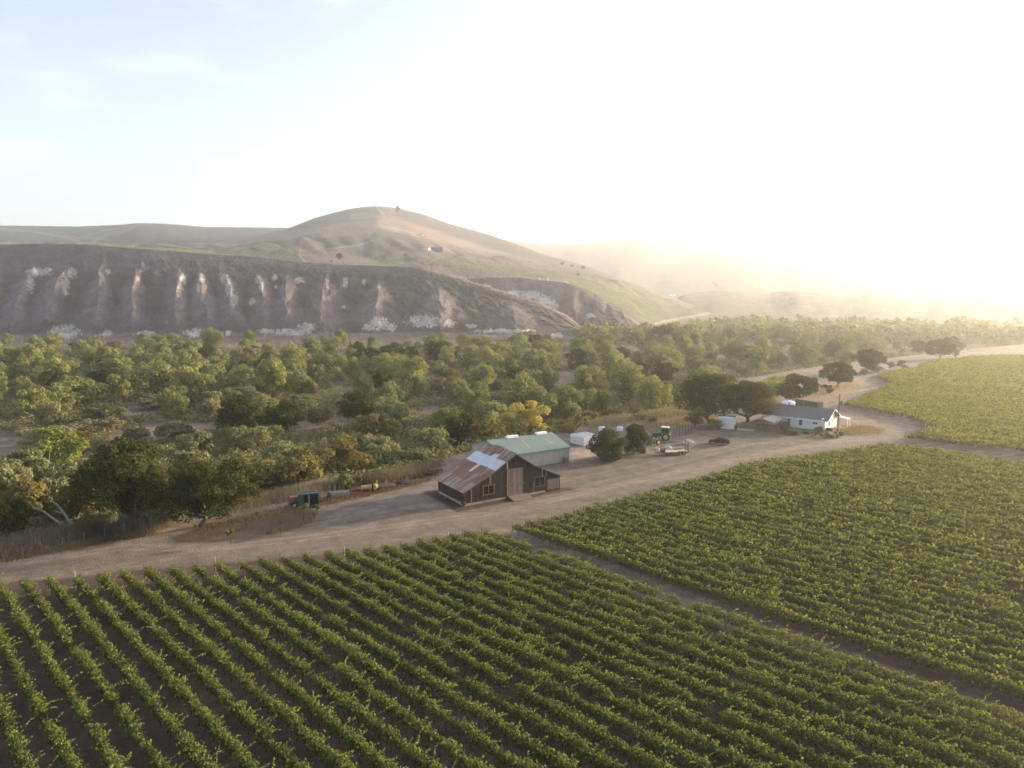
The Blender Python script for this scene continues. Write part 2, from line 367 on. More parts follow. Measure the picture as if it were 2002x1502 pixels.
    for nm, mk, m_ in (('vineyard_soil', fsoil, 'soil'), ('dirt_road', fd, 'ground'), ('ground', ~(fsoil | fd), 'ground')):
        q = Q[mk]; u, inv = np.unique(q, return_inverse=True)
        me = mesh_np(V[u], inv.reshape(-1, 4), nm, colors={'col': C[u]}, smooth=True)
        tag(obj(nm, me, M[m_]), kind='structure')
CLEAR_PX = [[(-60, 905), (0, 915), (60, 895), (70, 862), (20, 850), (-60, 858)], [(245, 835), (330, 800), (300, 775), (240, 790), (245, 815)], [(250, 880), (330, 860), (420, 850), (430, 825), (330, 822), (240, 838), (200, 870)],
            [(545, 838), (600, 822), (690, 812), (690, 828), (640, 838), (600, 850)], [(150, 905), (215, 893), (215, 880), (150, 888)], [(800, 815), (850, 790), (870, 800), (830, 822)], [(1080, 745), (1120, 730), (1130, 742), (1095, 755)]]
CLEAR_W = [[gp(a, b, -5) for a, b in pp] for pp in CLEAR_PX]
build_ground()
# ------------------------------------------------------------------ hills
def ctrl(lst):
    """list of (px, py, r) -> sorted arrays az, r, z"""
    o = []
    for x, y, r in lst:
        P = at_r(x, y, r); o.append((math.atan2(P[0], P[1]), r, P[2]))
    o.sort(); return np.array(o)
def ctrlz(lst):
    o = []
    for x, r, z in lst:
        o.append((math.atan((x - CX) / F / 1.0078), r, z))
    o.sort(); return np.array(o)
def smooth_interp(a, xs, ys):
    # cosine-free monotone-ish interpolation then light smoothing
    v = np.interp(a, xs, ys); k = 9; w = np.hanning(k + 2)[1:-1]; w /= w.sum()
    p = np.pad(v, k // 2, mode='edge'); return np.convolve(p, w, mode='valid')
def loft(name, lines, x0, x1, dx, segs, disp=None, colf=None, mt='hill', power=None):
    fx = np.arange(x0, x1 + dx, dx); az = np.arctan((fx - CX) / F / 1.0078)
    L = [(smooth_interp(az, c[:, 0], c[:, 1]), smooth_interp(az, c[:, 0], c[:, 2])) for c in lines]
    rows_r, rows_z, T = [], [], []
    n = len(L)
    for i in range(n - 1):
        p0 = L[max(i - 1, 0)]; p1 = L[i]; p2 = L[i + 1]; p3 = L[min(i + 2, n - 1)]
        for k in range(segs[i]):
            t = k / segs[i]
            r = p1[0] * (1 - t) + p2[0] * t
            pw = power[i] if power else None
            if pw == 'lin': z = p1[1] * (1 - t) + p2[1] * t
            elif pw: z = p1[1] + (p2[1] - p1[1]) * (t ** pw)
            else:
                s = t * t * (3 - 2 * t) * .35 + t * .65; z = p1[1] * (1 - s) + p2[1] * s
            rows_r.append(r); rows_z.append(z); T.append(i + t)
    rows_r.append(L[-1][0]); rows_z.append(L[-1][1]); T.append(n - 1)
    Rr = np.array(rows_r); Z = np.array(rows_z); A = np.tile(az, (len(T), 1)); TT = np.tile(np.array(T)[:, None], (1, len(az)))
    if disp is not None: Rr, Z = disp(A, Rr, Z, TT)
    X = Rr * np.sin(A); Y = Rr * np.cos(A); V = np.stack([X, Y, Z], -1).reshape(-1, 3)
    nr, na = Z.shape; idx = np.arange(nr * na).reshape(nr, na)
    Q = np.stack([idx[:-1, :-1], idx[:-1, 1:], idx[1:, 1:], idx[1:, :-1]], -1).reshape(-1, 4)
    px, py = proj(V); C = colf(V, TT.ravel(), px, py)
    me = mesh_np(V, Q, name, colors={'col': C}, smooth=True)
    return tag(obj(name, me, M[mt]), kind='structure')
def vcol(V, base, s=60, amp=.25, seed=1):
    n = fbm(V[:, 0] / s, V[:, 1] / s + V[:, 2] / s * 2, 4, seed)
    return np.array(base)[None, :] * (1 - amp + 2 * amp * n[:, None])
def pin(px, py, pts, soft=3):  # painted material zones traced on the slope
    return sst(-soft, soft, sdf_poly(px, py, pts))
# front bluff
B_CREST = [(-300, 478, 1260), (0, 478, 1085), (80, 477, 1050), (170, 478, 1010), (300, 488, 960), (400, 496, 930), (500, 503, 905), (580, 511, 880), (650, 517, 862), (740, 520, 845), (800, 522, 832), (835, 526, 824), (870, 536, 812), (930, 553, 790), (1000, 575, 765), (1060, 594, 745), (1110, 617, 725), (1140, 642, 705), (1165, 659, 695), (1200, 664, 690)]
GUL = [(-40, 1), (30, 0), (75, 1), (105, 0), (140, 1), (178, 0), (215, 1), (238, 0), (275, 1), (300, 0), (352, 1), (378, 0.2), (395, .9), (418, .2), (440, 1), (478, 0), (505, 1), (530, .3), (555, .7), (600, 0), (640, 1), (680, .1), (740, .9), (790, .1), (860, 1), (930, .2), (1000, .8), (1060, .3), (1100, .6), (1200, .3)]
AP = [(-40, -60), (10, -62), (75, -60), (140, -62), (212, -40), (275, -26), (352, -12), (395, 4), (440, 14), (505, 12), (560, -8), (640, -14), (740, -10), (860, 0), (1000, 10), (1100, 10)]
def ridf(px, tt):      # eroded fans: narrow at the top of the face, wide at its foot
    rid = np.zeros(px.shape); pw_ = px + (fbm(px / 40, tt * 5, 3, 17) - .5) * 22
    for ax_, sh_ in AP:
        q_ = np.clip((.78 - tt) / .78, 0, 1); cx_ = ax_ + sh_ * q_; hw = 7 + 40 * q_ * (1 if ax_ < 600 else 1.5); rid = np.maximum(rid, np.clip(1 - np.abs(pw_ - cx_) / hw, 0, 1) ** .9 * sst(0, .5, q_))
    return rid
def bluff_disp(A, Rr, Z, T):
    px = CX + np.tan(A) * 1.0078 * F
    gx = np.array([g[0] for g in GUL]); gv = np.array([g[1] for g in GUL])
    tt = np.clip(T - 1, 0, 1); w = sst(.97, .62, tt) * (.55 + .45 * sst(0, .5, tt)) * (T > 1) * (T <= 2) + sst(.6, 1, T) * (T <= 1) * .55
    warp = px + (fbm(px / 60, tt * 3, 3, 17) - .5) * 26 + (1 - tt) * np.interp(px, [0, 250, 420, 600, 720], [62, 40, -8, -34, 0])
    rid = np.interp(warp, gx, gv); fade = sst(1180, 1000, px)
    rid = ridf(px, tt)
    off = -(rid - .40) * 26 * w * fade * fade - (fbm(warp / 12, tt * 13, 4, 19) - .5) * 6 * w - (fbm(px / 25, tt * 6, 3, 29) - .5) * 7 * w
    rg = 1 - np.abs(2 * fbm((px + (1 - tt) * np.interp(px, [0, 250, 420, 600, 720], [70, 45, -8, -40, 0])) / 34, tt * 4 + 4, 4, 43) - 1) * 1.5
    Rr = Rr + off - (rg - .5) * 9 * w
    Z = Z + (fbm(px / 16, T * 10, 4, 31) - .5) * 2.0 * (T > .6) * (T < 2) * sst(2, 1.8, T) + (fbm(px / 5, T * 28, 3, 37) - .5) * .7
    return Rr, Z
CHALK = [(75, 532, 26, 9), (60, 555, 9, 16), (140, 535, 12, 10), (128, 556, 8, 22), (210, 532, 6, 6), (268, 545, 5, 6), (357, 545, 7, 12), (352, 568, 6, 14), (395, 543, 7, 9), (388, 562, 4, 12), (437, 545, 9, 10), (447, 565, 7, 16), (457, 585, 9, 16), (505, 548, 7, 8), (510, 560, 4, 12), (493, 590, 6, 8), (537, 543, 5, 7), (585, 548, 9, 7), (640, 550, 4, 16), (675, 552, 5, 12), (672, 600, 6, 3), (712, 552, 4, 6), (740, 560, 3, 5),
         (127, 648, 32, 13), (208, 652, 12, 7), (285, 653, 22, 5), (380, 650, 22, 9), (445, 651, 10, 4), (517, 648, 12, 6), (565, 649, 46, 6), (600, 640, 16, 9), (742, 632, 18, 12), (720, 640, 14, 6), (765, 640, 10, 8), (830, 628, 34, 12), (880, 632, 14, 7), (920, 638, 10, 5), (985, 647, 55, 4), (1090, 655, 12, 5), (540, 560, 3, 4)]
def bluff_col(V, T, px, py):
    C = vcol(V, (.104, .080, .079), 30, .3, 3)
    g = fbm(px / 30, py / 18, 3, 55); C = lerp_col(C, sst(.55, .7, g) * .5, (.075, .078, .045))
    top = pin(px, py, [(170, 476), (300, 486), (500, 501), (640, 515), (640, 545), (500, 520), (300, 505), (190, 495)], 6)
    C = lerp_col(C, top * sst(.5, .75, fbm(px / 22, py / 14, 3, 57)) * .4, (.19, .12, .09))
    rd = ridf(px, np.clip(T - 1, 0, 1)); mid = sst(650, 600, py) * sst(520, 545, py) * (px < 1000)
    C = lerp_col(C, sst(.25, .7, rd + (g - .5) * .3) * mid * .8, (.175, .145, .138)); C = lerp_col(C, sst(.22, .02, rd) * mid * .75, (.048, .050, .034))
    n = fbm(px / 3.2, py / 3.2, 4, 61); mk = np.zeros(len(px))
    for cx_, cy_, rx, ry in CHALK:
        d = 1 - ((px - cx_) / rx) ** 2 - ((py - cy_) / ry) ** 2
        mk = np.maximum(mk, sst(-.25, .5, d + (n - .5) * 2.6))
    C = lerp_col(C, mk * (.68 + .27 * sst(610, 630, py)) * sst(.26, .42, fbm(px / 1.7, py / 2.6, 3, 66) + .06), (.52, .47, .41))
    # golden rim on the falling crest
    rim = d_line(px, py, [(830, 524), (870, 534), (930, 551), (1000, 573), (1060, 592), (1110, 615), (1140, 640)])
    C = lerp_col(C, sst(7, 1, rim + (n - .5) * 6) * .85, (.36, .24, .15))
    # bench track
    b = d_line(px, py, [(-100, 662), (0, 662), (60, 657), (200, 656), (400, 656), (700, 654), (830, 650), (1000, 658), (1140, 664)])
    C = lerp_col(C, sst(2.2, .8, b) * .5, (.24, .19, .16))
    return C
loft('hills', [ctrlz([(-400, 800, -6.5), (0, 688, -6.5), (300, 628, -6.5), (600, 588, -6.5), (800, 572, -6.5), (1000, 590, -6.5), (1300, 600, -6.5)]), ctrlz([(-400, 900, 0.5), (0, 785, 0.5), (300, 717, 0.5), (600, 668, 0.5), (1000, 650, 0.5), (1150, 668, -2), (1300, 670, -4)]),
     ctrl(B_CREST), ctrlz([(-400, 1400, 96), (0, 1180, 96), (300, 1060, 85), (700, 985, 57), (860, 960, 40), (1000, 900, 10), (1150, 760, -12), (1300, 760, -12)])],
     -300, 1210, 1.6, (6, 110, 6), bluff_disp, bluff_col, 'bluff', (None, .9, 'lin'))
# terrace, main hill
L_FOOT = ctrlz([(-400, 1300, 60), (0, 1130, 60), (600, 930, 20), (820, 830, -6), (1000, 800, -6.5), (1200, 745, -6.5), (1300, 770, -6.5), (1500, 900, -6.5)])
L_T0 = ctrl([(-400, 482, 1400), (0, 482, 1200), (300, 491, 1080), (580, 516, 995), (740, 528, 960), (850, 532, 950), (900, 541, 940), (1010, 541, 930), (1100, 551, 905), (1150, 568, 880), (1190, 590, 850), (1230, 612, 820), (1265, 636, 800), (1300, 648, 800), (1400, 645, 850), (1500, 640, 950)])
L_T1 = ctrl([(-400, 478, 1520), (0, 479, 1340), (170, 479, 1270), (300, 484, 1220), (440, 490, 1160), (580, 500, 1110), (740, 511, 1100), (830, 505, 1100), (900, 508, 1090), (1010, 520, 1080), (1100, 533, 1060), (1150, 545, 1040), (1200, 566, 1010), (1265, 600, 960), (1330, 625, 960), (1400, 630, 1000), (1500, 630, 1080)])
L_T2 = ctrl([(-400, 476, 1650), (0, 476, 1520), (300, 479, 1450), (440, 480, 1400), (560, 472, 1420), (640, 468, 1420), (740, 468, 1430), (830, 478, 1400), (900, 490, 1400), (1000, 506, 1380), (1100, 527, 1330), (1200, 552, 1250), (1300, 590, 1200), (1400, 612, 1200), (1500, 618, 1250)])
L_T3 = ctrl([(-400, 475, 1780), (0, 475, 1680), (300, 477, 1620), (440, 476, 1650), (560, 458, 1900), (640, 440, 1900), (740, 430, 1950), (800, 440, 1900), (880, 466, 1800), (950, 490, 1750), (1020, 505, 1700), (1100, 520, 1600), (1200, 545, 1500), (1300, 582, 1400), (1400, 605, 1400), (1500, 614, 1400)])
L_T4 = ctrl([(-400, 476, 1860), (0, 476, 1760), (300, 477.5, 1720), (430, 475, 1800), (500, 463, 2100), (565, 446, 2300), (620, 425, 2350), (680, 409, 2380), (715, 404, 2400), (740, 403, 2400), (780, 407, 2400), (830, 420, 2350), (880, 438, 2300), (950, 457, 2200), (1000, 474, 2100), (1060, 497, 2000), (1130, 515, 1900), (1200, 541, 1750), (1300, 579, 1600), (1400, 602, 1550), (1500, 613, 1550)])
L_T5 = ctrlz([(-400, 2100, 60), (300, 2000, 60), (565, 2900, 140), (740, 3000, 160), (1000, 2700, 60), (1300, 2000, -10), (1500, 1900, -10)])
GRN = (.105, .125, .045)
def vines_wave(px, py, V, ang, per):   # planted rows on the slope, in metres along world x/y
    c = V[:, 0] * math.cos(ang) + V[:, 1] * math.sin(ang); return .5 + .5 * np.sin(c / per * 2 * math.pi)
def main_col(V, T, px, py):
    C = vcol(V, (.135, .102, .084), 80, .25, 5)
    n = fbm(px / 20, py / 8, 3, 71)
    def z(pts, col, amt=1, soft=3, wave=None):
        nonlocal C
        m = pin(px, py, pts, soft) * amt
        if wave is not None: m = m * (.35 + .65 * wave)
        C = lerp_col(C, m, col)
    # back shoulder planted with widely spaced dull rows
    z([(770, 400), (1000, 470), (1140, 515), (1200, 541), (1260, 562), (1160, 545), (1060, 512), (1000, 497), (940, 480), (880, 460), (820, 437), (775, 425)], (.075, .060, .048), .9, 4)
    z([(560, 450), (620, 424), (690, 404), (740, 401), (745, 412), (750, 428), (700, 432), (640, 442), (580, 452), (545, 458)], (.025, .042, .020), 1, 3)
    z([(690, 416), (750, 420), (750, 428), (680, 430)], (.15, .18, .06), .6, 2)
    z([(760, 420), (820, 440), (880, 462), (960, 487), (1000, 497), (960, 495), (880, 480), (800, 462), (730, 445), (740, 430)], (.25, .165, .12), .8, 4)
    w = vines_wave(px, py, V, R(10), 9)
    z([(430, 488), (500, 473), (580, 470), (586, 500), (600, 512), (500, 503), (430, 497), (300, 487), (150, 478), (150, 475), (300, 480)], (.022, .062, .012), 1, 1.5, w)
    z([(600, 468), (760, 452), (800, 462), (830, 480), (815, 497), (740, 508), (690, 500), (640, 480)], (.040, .056, .024), .95, 3, vines_wave(px, py, V, R(35), 9))
    z([(600, 485), (650, 482), (670, 492), (650, 502), (610, 498)], (.10, .08, .065), .8, 3)
    z([(-300, 470), (200, 476), (420, 490), (420, 496), (200, 483), (-300, 480)], (.13, .165, .04), 1, 1.5)
    z([(690, 522), (740, 510), (810, 498), (812, 512), (800, 524), (740, 523)], (.085, .13, .035), 1, 1.5, w)
    z([(822, 496), (880, 500), (950, 512), (1030, 530), (1100, 540), (1200, 560), (1270, 590), (1330, 622), (1290, 638), (1250, 628), (1200, 600), (1140, 572), (1080, 552), (1000, 538), (920, 525), (850, 508)], (.115, .13, .05), 1, 2, .4 + .6 * vines_wave(px, py, V, R(-20), 8))
    z([(1040, 520), (1120, 540), (1220, 560), (1310, 572), (1300, 580), (1200, 572), (1100, 548), (1030, 527)], (.11, .125, .05), .8, 2)
    z([(1200, 560), (1330, 580), (1440, 612), (1440, 625), (1340, 620), (1270, 588)], (.115, .12, .06), .8, 3)
    z([(1310, 650), (1380, 636), (1420, 640), (1400, 650), (1320, 658)], (.15, .16, .06), .8, 2)
    # spur face below the terrace
    sp = (T < 1.0) * 1.0
    C = np.where((sp > 0)[:, None], vcol(V, (.125, .098, .09), 25, .3, 8), C)
    nn = fbm(px / 3.5, py / 3.5, 4, 63); mk = np.zeros(len(px))
    for cx_, cy_, rx, ry in [(1000, 574, 22, 7), (1040, 577, 22, 9), (1065, 590, 20, 12), (1080, 600, 12, 8), (950, 560, 8, 4), (1155, 617, 10, 4), (905, 543, 30, 2.5)]:
        d = 1 - ((px - cx_) / rx) ** 2 - ((py - cy_) / ry) ** 2; mk = np.maximum(mk, sst(-.25, .5, d + (nn - .5) * 2.4))
    C = lerp_col(C, mk * .9 * (T < 1.2), (.48, .43, .37))
    for pts, wd, amt in (([(850, 534), (905, 543), (1010, 541), (1110, 553)], 1.6, .8), ([(590, 470), (585, 500), (600, 515)], 1.2, .8), ([(735, 401), (745, 415), (752, 424)], 2, .7), ([(730, 440), (780, 448), (810, 458)], 2.5, .7), ([(640, 487), (700, 480), (730, 470)], 1, .5), ([(1180, 590), (1260, 640)], 1.4, .5), ([(1200, 660), (1300, 628), (1390, 612), (1410, 600)], 2, .8), ([(860, 480), (900, 502), (960, 510)], 1, .6)):
        C = lerp_col(C, sst(wd * 1.5, wd * .5, d_line(px, py, pts)) * amt * .9, (.34, .27, .22))
    return C
def main_disp(A, Rr, Z, T):
    px = CX + np.tan(A) * 1.0078 * F
    w = np.clip(T - .9, 0, 1) * np.clip(4.6 - T, 0, 1)
    Z = Z + ((fbm(px / 70, T * 1.6, 3, 81) - .5) * 14 + (np.abs(fbm(px / 44 + T * .8, T * 1.1, 2, 87) - .5) - .12) * 11) * w * np.clip(T - 1.6, 0, 1) * np.clip(4 - T, 0, 1) + (fbm(px / 14, T * 12, 3, 83) - .5) * 1.6
    Rr = Rr - np.sin(np.pi * np.clip(T, 0, 1)) * (fbm(px / 22, T * 2, 4, 85) - .3) * 45 * (T < 1)
    return Rr, Z
loft('hills', [L_FOOT, L_T0, L_T1, L_T2, L_T3, L_T4, L_T5], -300, 1500, 2.2, (36, 22, 30, 34, 36, 8), main_disp, main_col, 'hill', ('lin', 'lin', 'lin', 'lin', None, None))
def far_disp(A, Rr, Z, T):
    px = CX + np.tan(A) * 1.0078 * F
    return Rr, Z + (fbm(px / 110, T * 1.6, 3, 91) - .5) * 90 * np.sin(np.pi * np.clip(T, 0, 1)) * (T < 1) + (fbm(px / 10, T * 14, 3, 93) - .5) * 4
def far_left_col(V, T, px, py):
    C = vcol(V, (.028, .034, .030), 120, .2, 6)
    C = lerp_col(C, pin(px, py, [(270, 436), (330, 438), (400, 470), (560, 470), (560, 446), (400, 444)], 6) * .6, (.055, .042, .042))
    for pts, wd in (([(-100, 440), (0, 447), (60, 452), (120, 463), (160, 474)], 1.6), ([(120, 463), (190, 466), (215, 470)], 1.2), ([(275, 437), (245, 452), (205, 460), (180, 474)], 1.8), ([(140, 470), (200, 452), (260, 442)], 1.0)):
        C = lerp_col(C, sst(wd * 1.6, wd * .5, d_line(px, py, pts)) * .65, (.20, .17, .15))
    return C
loft('hills', [ctrlz([(-400, 1700, 70), (700, 1700, 70)]), ctrl([(-400, 438, 2900), (-100, 441, 2900), (0, 441, 2900), (150, 443, 2900), (230, 440, 2850), (270, 436, 2800), (330, 438, 2800), (400, 444, 2850), (500, 445, 2900), (565, 446, 2950), (700, 450, 3000)]), ctrlz([(-400, 3900, 100), (700, 3900, 100)])],
     -320, 700, 3, (50, 6), lambda A, Rr, Z, T: (Rr, Z + (far_disp(A, Rr, Z, T)[1] - Z) * .3), far_left_col, 'hill')
loft('hills', [ctrlz([(800, 1900, -10), (2500, 1900, -10)]), ctrl([(800, 470, 4200), (900, 470, 4200), (960, 466, 4200), (1000, 470, 4200), (1060, 477, 4200), (1130, 477, 4200), (1210, 468, 4200), (1250, 465, 4200), (1320, 471, 4200), (1400, 484, 4100), (1470, 487, 4000), (1540, 487, 4000), (1600, 497, 4000), (1660, 504, 4000), (1740, 504, 3900), (1800, 492, 3700), (1900, 484, 3500), (2002, 487, 3400), (2300, 480, 3300)]), ctrlz([(800, 5600, 0), (2500, 5200, 0)])],
     800, 2400, 4, (60, 6), far_disp, lambda V, T, px, py: vcol(V, (.085, .065, .05), 150, .25, 7), 'hill')
loft('hills', [ctrlz([(1200, 900, -6.5), (2500, 900, -6.5)]), ctrl([(1200, 600, 1700), (1300, 590, 1700), (1340, 575, 1750), (1420, 566, 1900), (1500, 574, 1900), (1560, 566, 1800), (1640, 580, 1700), (1700, 572, 1750), (1800, 588, 1700), (1880, 580, 1700), (2002, 592, 1600), (2300, 590, 1600)]), ctrlz([(1200, 2900, -6), (2500, 2900, -6)])],
     1200, 2400, 3, (50, 6), lambda A, Rr, Z, T: (Rr + (fbm((CX + np.tan(A) * F) / 60, T * 1.5, 2, 95) - .5) * 90 * np.sin(np.pi * np.clip(T, 0, 1)) * (T < 1), Z + (fbm((CX + np.tan(A) * F) / 40, T * 4, 3, 96) - .5) * 6),
     lambda V, T, px, py: lerp_col(vcol(V, (.11, .09, .065), 60, .3, 8), sst(.62, .7, fbm(px / 7, py / 7, 3, 97)) * .12 * (px > 1500), (.36, .30, .25)), 'hill')
# ------------------------------------------------------------------ vineyard
M['vine'] = leaf_mat('vine_leaf', (.030, .044, .014), (.172, .205, .068), .40, .10, (.26, .20, .06))
M['vine_far'] = leaf_mat('vine_leaf_distant', (.050, .064, .018), (.20, .215, .055), .42, .10, (.26, .22, .08))
M['bark'] = speck('vine_bark', (.05, .036, .028), (.09, .068, .05), 6)
M['stake'] = speck('steel_stake', (.10, .075, .06), (.16, .13, .11), 5, .6)
M['wood_post'] = speck('weathered_post', (.26, .21, .16), (.40, .34, .27), 6)
M['pole_dark'] = speck('dark_post', (.10, .08, .065), (.17, .14, .115), 6)
M['wire'] = mat('trellis_wire', (.12, .10, .09), .5, .6)
def tb(P, Rr, name, seg=5):
    V, Q = tube(P, Rr, seg); return mesh_np(V, Q, name, smooth=True)
TRUNKS = [tb([(0, 0, -.1), (random.uniform(-.05, .05), random.uniform(-.05, .05), .3), (random.uniform(-.1, .1), random.uniform(-.08, .08), .62), (random.uniform(-.2, .2), 0, .85)], [.055, .04, .036, .03], 'trunk') for _ in range(5)]
POST = MB().box((0, 0, .95), (.05, .05, 2.1)).mesh('post'); EPOST = MB().cyl((0, 0, -.2), (0, 0, 2.1), .075, .07, 8).mesh('end_post'); STAKE = MB().box((0, 0, .6), (.022, .022, 1.3)).mesh('stake')
for m_ in TRUNKS: m_.materials.append(M['bark'])
EPOST_D = MB().cyl((0, 0, -.2), (0, 0, 1.75), .055, .05, 8).mesh('end_post'); EPOST_D.materials.append(M['pole_dark'])
POST.materials.append(M['stake']); EPOST.materials.append(M['wood_post']); STAKE.materials.append(M['stake'])
def row_spans(c, inside):
    s = np.arange(-260, 900, .5) if True else 0
    s = np.arange(-900, 260, .5); P = np.stack([VNn[0] * c - VD[0] * s, VNn[1] * c - VD[1] * s, np.full(len(s), 1.6)], 1)   # s grows towards lower right
    ok = P[:, 1] > 20; px, py = proj(P); ok &= (px > -260) & (px < 2420) & (py < 1680) & (py > 600); ok &= inside(px, py, P)
    i = np.flatnonzero(ok)
    if len(i) < 6: return None
    return s[i[0]], s[i[-1]]
def foliage(c, s0, s1, den, size, mname, seed, gap=.02, shoots=3, hscale=1.0):
    r = np.random.default_rng(seed); L = s1 - s0; nv = max(int(L / 1.5), 2)
    vig = np.clip(r.normal(1, .2, nv + 2), .6, 1.5); vig[r.random(nv + 2) < gap] = .06
    ph = r.random() * 40
    def base(s): i = np.clip(((s - s0) / 1.5).astype(int), 0, nv); return vig[i] * (.72 + .56 * fbm(s / 7 + ph, s * 0, 2, seed))
    n = int(L * den); s = r.random(n) * L + s0; vg = base(s); keep = r.random(n) < np.clip(vg * 1.1, 0, 1); s = s[keep]; vg = vg[keep]; n = len(s)
    u = r.random(n); lat = r.normal(0, 1, n) * (.17 + .08 * np.sin(u * np.pi)) * (.5 + .6 * vg)
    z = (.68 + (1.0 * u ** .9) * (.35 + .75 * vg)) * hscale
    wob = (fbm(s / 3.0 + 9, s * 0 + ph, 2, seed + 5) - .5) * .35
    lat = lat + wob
    t = np.clip(.58 * u ** 2.2 + .30 * r.random(n) + .12 * (fbm(s / 2.5, s * 0 + ph, 2, 9) - .5) , 0, .82); t[r.random(n) < .035] = 1.0  # tint climbs with height: lit tops and shaded sides painted into the leaves
    S, LA, ZZ, TI, NN = [s], [lat], [z], [t], [np.stack([r.normal(0, .6, n), r.normal(0, .6, n) + lat * 1.5, r.normal(.55, .5, n)], 1)]
    ns = int(nv * shoots)
    if ns:
        k = max(int(den / 16), 3); ss = r.random(ns) * L + s0; vs = base(ss); ln = r.gamma(2.6, .21, ns) * vs * (vs > .3); la = r.normal(0, .22, ns); lx = r.normal(.5, .5, ns); ly = r.normal(.2, .45, ns)
        tt = (np.arange(k) + .5) / k
        S.append((ss[:, None] + lx[:, None] * ln[:, None] * tt).ravel() + r.normal(0, .04, ns * k)); LA.append((la[:, None] + ly[:, None] * ln[:, None] * tt).ravel() + r.normal(0, .04, ns * k))
        ZZ.append(((1.42 + .16 * (vs[:, None] - 1)) * hscale + ln[:, None] * tt * (1.25 - .5 * tt)).ravel()); TI.append(np.clip(.6 + .25 * r.random(ns * k), 0, .9)); NN.append(np.stack([r.normal(0, .7, ns * k), r.normal(0, .7, ns * k), r.normal(.5, .5, ns * k)], 1))  # shoots take a paler tint, sunlight on the tips put into their colour
    s = np.concatenate(S); la = np.concatenate(LA); z = np.concatenate(ZZ); t = np.concatenate(TI); Nn = np.concatenate(NN)
    C = np.stack([-VD[0] * (s - s0) + VNn[0] * la, -VD[1] * (s - s0) + VNn[1] * la, z], 1)
    N3 = np.stack([-VD[0] * Nn[:, 0] + VNn[0] * Nn[:, 1], -VD[1] * Nn[:, 0] + VNn[1] * Nn[:, 1], Nn[:, 2]], 1)
    sz = size * (.6 + .8 * r.random(len(C))); V, Q = quads(C, N3, sz)
    return mesh_np(V, Q, mname, attrs={'tint': np.repeat(t, 4)}), vig, (s1 - s0)
VROWS = []
def vine_row(c, s0, s1, blk, k):
    p0 = VNn * c - VD * s0
    q = thing('vine_row', '', 'vine row', (p0[0], p0[1], 0), 0)
    q['blk'] = 0; del q['blk']
    dmin = min(np.linalg.norm(VNn * c - VD * s) for s in np.linspace(s0, s1, 12))
    if blk == 1: den, sz = 230, .14
    elif blk == 2: den, sz = (95, .20) if k < 14 else (58, .27)
    elif blk == 3: den, sz = (20, .42) if k < 50 else (9, .62)
    else: den, sz = 8, .6
    me, vig, L = foliage(c, s0, s1, den, sz, 'foliage', 100 * blk + k + 7, .035 if blk == 1 else .008, 5.5 if blk < 3 else 1.6)
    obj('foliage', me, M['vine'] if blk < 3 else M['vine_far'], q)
    st = -VD
    near = blk == 1 or (blk == 2 and k < 3)
    if near:
        n = 0
        for i in range(int(L / 1.5)):
            s = .75 + i * 1.5; P = p0 + st * s; D = math.hypot(*P)
            if n < 99 and (D < 105):
                t = obj('trunk', TRUNKS[(i * 7 + k) % 5], None, q, (st[0] * s, st[1] * s, 0), random.random() * 6); n += 1
        m = MB(); a = math.atan2(st[1], st[0])
        for zz in (.5, .85): m.box((st[0] * L / 2, st[1] * L / 2, zz), (L, .012, .012), a)
        m.o('trellis_wire', M['wire'], q)
    if blk <= 2:
        n = 0; s = 4.0 + random.random() * 3
        while s < L and n < 30 and (blk == 1 or k < 8):
            t = obj('post', POST, None, q, (st[0] * s, st[1] * s, 0), BA); n += 1; s += 7.5 if blk == 1 else 11
    if s0 > -899 and blk < 4:
        P = p0; px, py = proj(np.array([[P[0], P[1], 1.6]])); 
        if -60 < px[0] < 2060: t = obj('end_post', EPOST if (k * 7 + blk) % 6 == 0 else EPOST_D, None, q, (-st[0] * .5, -st[1] * .5, 0))
    VROWS.append((blk, c, q))
def orient(): pass
nb1 = int(round((C1Z - C1A) / SPC))
for k in range(-9, nb1 + 1):
    c = C1A + k * SPC; sp = row_spans(c, lambda px, py, P: py > np.interp(px, [e[0] for e in EDGE1], [e[1] for e in EDGE1]))
    if sp: vine_row(c, sp[0], sp[1], 1, k + 9)
nb2 = int(round((C2Z - C2A) / SPC))
for k in range(nb2 + 1):
    c = C2A + k * (C2Z - C2A) / nb2; sp = row_spans(c, lambda px, py, P: py > np.interp(px, [e[0] for e in EDGE2], [e[1] for e in EDGE2]))
    if sp: vine_row(c, sp[0], sp[1], 2, k)
k = 0; c = C3A
while k < 190:
    sp = row_spans(c, lambda px, py, P: sdf_poly(px, py, B3) > 0)
    if sp: vine_row(c, sp[0], sp[1], 3, k)
    k += 1; c += SPC
B4 = [(1470, 752), (1500, 738), (1550, 733), (1570, 736), (1560, 752), (1520, 772), (1500, 775)]
c = cof(1490, 772); 
for k in range(26):
    sp = row_spans(c, lambda px, py, P: sdf_poly(px, py, B4) > 0)
    if sp: vine_row(c, sp[0], sp[1], 4, k)
    c += SPC * 1.4
ORD = ['first', 'second', 'third', 'fourth', 'fifth', 'sixth', 'seventh', 'eighth', 'ninth', 'tenth', 'eleventh', 'twelfth', 'thirteenth', 'fourteenth', 'fifteenth', 'sixteenth', 'seventeenth', 'eighteenth', 'nineteenth']
TENS = ['', '', 'twent', 'thirt', 'fort', 'fift', 'sixt', 'sevent', 'eight', 'ninet']
